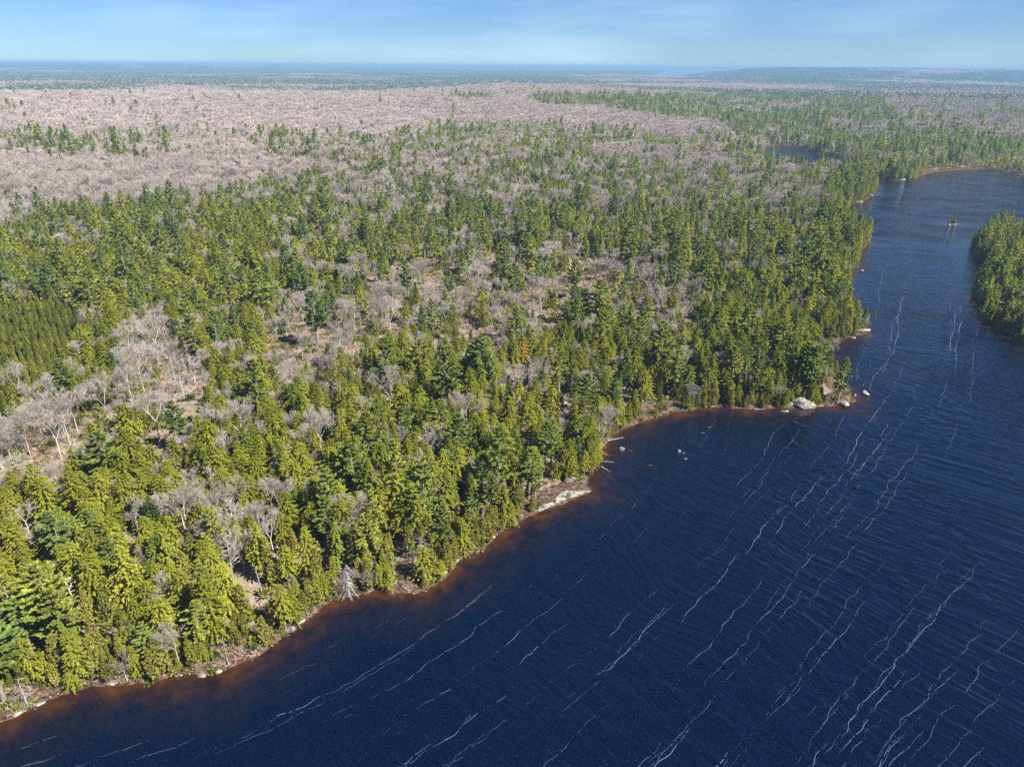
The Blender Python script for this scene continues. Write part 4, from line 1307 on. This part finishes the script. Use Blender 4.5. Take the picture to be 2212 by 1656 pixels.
# ------------------------------------------------------------------ wind streaks of foam
def foam():
    def dirv(x, y):
        a = np.interp(x, [300, 500, 750, 1000, 1300, 1500, 1800, 2212], [2.9, 2.3, 1.75, 1.35, 1.05, .88, .78, .85])
        s = np.interp(y, [430, 560, 760, 960, 1100], [.9, .28, .42, .85, 1.0])
        b = np.interp(x, [1900, 2080, 2212], [0, .38, .55]) * np.interp(y, [500, 900, 1150], [1, .6, 0])
        return -(a * s - b), 1.0
    Q = []; RB = []
    lines = []
    for _ in range(170):
        x, y = R.uniform(150, 2212), R.uniform(500, 1656)
        lines.append((x, y, R.uniform(150, 700), R.uniform(.12, .8)))
    for x, y in [(1955, 600), (1948, 790), (1925, 900), (1868, 946), (1790, 996), (1722, 1056), (1960, 620), (1912, 860), (1918, 745), (2065, 620), (2060, 650), (1600, 1190), (1245, 1330), (1130, 1460), (1360, 1650), (1500, 1560), (1600, 1600), (700, 1500), (1450, 1310)]:
        lines.append((x, y, R.uniform(120, 260), 1.0))
    for x, y, ln, br in lines:
        ph = R.uniform(0, 100)
        path = []
        cx, cy = x, y; t = 0
        while t < ln:
            dx, dy = dirv(cx, cy); k = math.hypot(dx, dy)
            st = 1.5
            cx += dx / k * st + math.sin(t / 7 + ph) * .35 + math.sin(t / 23 + ph * 2) * .3; cy += dy / k * st; t += st
            path.append((cx, cy, t))
        P = np.array([(*G0(a, b), c) for a, b, c in path if b < 1700 and b > 440])
        if len(P) < 4: continue
        sgl = np.hypot(*np.diff(P[:, :2], axis=0).T); dl = np.r_[0, np.cumsum(sgl)]
        cnt = int(dl[-1] * 9 * br)
        s = R.uniform(0, dl[-1], cnt)
        nz = vnoise(s + ph * 50, s * 0, 7.0, 3) * .6 + vnoise(s + ph * 50, s * 0, 2.0, 4) * .4
        fade = np.sin(np.pi * s / dl[-1]) ** .5
        m = R.random(cnt) < np.clip((nz - .30) * 1.6, 0, 1) * fade
        s = s[m]
        px = np.interp(s, dl, P[:, 0]) + R.normal(0, .075, len(s)) * (1 + 3.5 * (R.random(len(s)) < .15)); py = np.interp(s, dl, P[:, 1]) + R.normal(0, .075, len(s)) * (1 + 3.5 * (R.random(len(s)) < .15))
        Q.append(np.stack([px, py], 1))
        # thin broken ribbon under the flecks
        t = np.arange(0, dl[-1], .45)
        if len(t) < 4: continue
        jx = (vnoise(t + ph * 31, t * 0, 2.2, 7) - .5) * .55; jy = (vnoise(t + ph * 57, t * 0, 3.1, 8) - .5) * .55
        c = np.stack([np.interp(t, dl, P[:, 0]) + jx, np.interp(t, dl, P[:, 1]) + jy], 1)
        tn = np.gradient(c, axis=0); tn /= np.linalg.norm(tn, axis=1)[:, None] + 1e-9
        nrm = np.stack([-tn[:, 1], tn[:, 0]], 1)
        a = vnoise(t + ph * 50, t * 0, 6.0, 3) * .6 + vnoise(t + ph * 50, t * 0, 1.6, 4) * .4
        ff = np.sin(np.pi * t / dl[-1]) ** .5
        dist = 1 + np.clip(np.hypot(c[:, 0], c[:, 1]) - 150, 0, 300) / 260
        w = .016 * min(br, 1.0) * np.clip((a - .36) * 3.0, 0, 1) * ff * dist
        ok = (w[:-1] > .002) & (R.random(len(w) - 1) < .9) & (land_sd(c[:-1, 0], c[:-1, 1]) < -7)
        a0, a1 = c[:-1] - nrm[:-1] * w[:-1, None], c[:-1] + nrm[:-1] * w[:-1, None]
        b0, b1 = c[1:] - nrm[1:] * w[1:, None], c[1:] + nrm[1:] * w[1:, None]
        RB.append(np.stack([a0, b0, b1, a1], 1)[ok])
    # loose flecks over the open water
    k = 900
    u = np.array([G0(a, b) for a, b in zip(R.uniform(700, 2260, k), 1660 - 620 * R.random(k) ** 1.7)])
    Q.append(u)
    Q = np.concatenate(Q)
    sd = land_sd(Q[:, 0], Q[:, 1])
    Q = Q[sd < -7]
    n = len(Q)
    s = R.uniform(.007, .018, n) * (1 + np.clip(np.hypot(Q[:, 0], Q[:, 1]) - 150, 0, 300) / 260)
    el = R.uniform(1, 2.4, n); a = R.normal(WIND, .6, n)
    ca, sa = np.cos(a), np.sin(a)
    c = [(-1, -.5), (.2, -1), (1, .3), (-.3, 1)]
    V = np.stack([np.stack([Q[:, 0] + s * (el * i * ca - j * sa), Q[:, 1] + s * (el * i * sa + j * ca), np.full(n, .012)], 1) for i, j in c], 1).reshape(-1, 3)
    RB = np.concatenate(RB); rv = np.concatenate([RB.reshape(-1, 2), np.full((len(RB) * 4, 1), .008)], 1)
    V = np.concatenate([V, rv])
    F = np.arange(len(V)).reshape(-1, 4)
    tag(link('foam', mesh_np('foam', V, F, [M['foam']])), 'thin white wind streaks of foam running along the dark blue lake', 'foam', None, 'stuff')
foam()

# ------------------------------------------------------------------ haze
def haze():
    w = N('haze_air')
    v = w.n('VolumePrincipled')
    v.inputs['Color'].default_value = (0.24, 0.42, 0.63, 1)
    v.inputs['Density'].default_value = 1.45e-4
    v.inputs['Anisotropy'].default_value = 0.0
    w.l(v.outputs[0], w.out.inputs['Volume'])
    a, b0, b1 = 29000.0, -12.0, 106.0
    V = np.array([(x, y, z) for z in (b0, b1) for y in (-a, a) for x in (-a, a)])
    F = np.array([(0, 2, 3, 1), (4, 5, 7, 6), (0, 1, 5, 4), (1, 3, 7, 5), (3, 2, 6, 7), (2, 0, 4, 6)])
    tag(link('haze', mesh_np('haze', V, F, [w.m])), 'thin pale blue air between the camera and the horizon', 'haze', None, 'stuff')
haze()
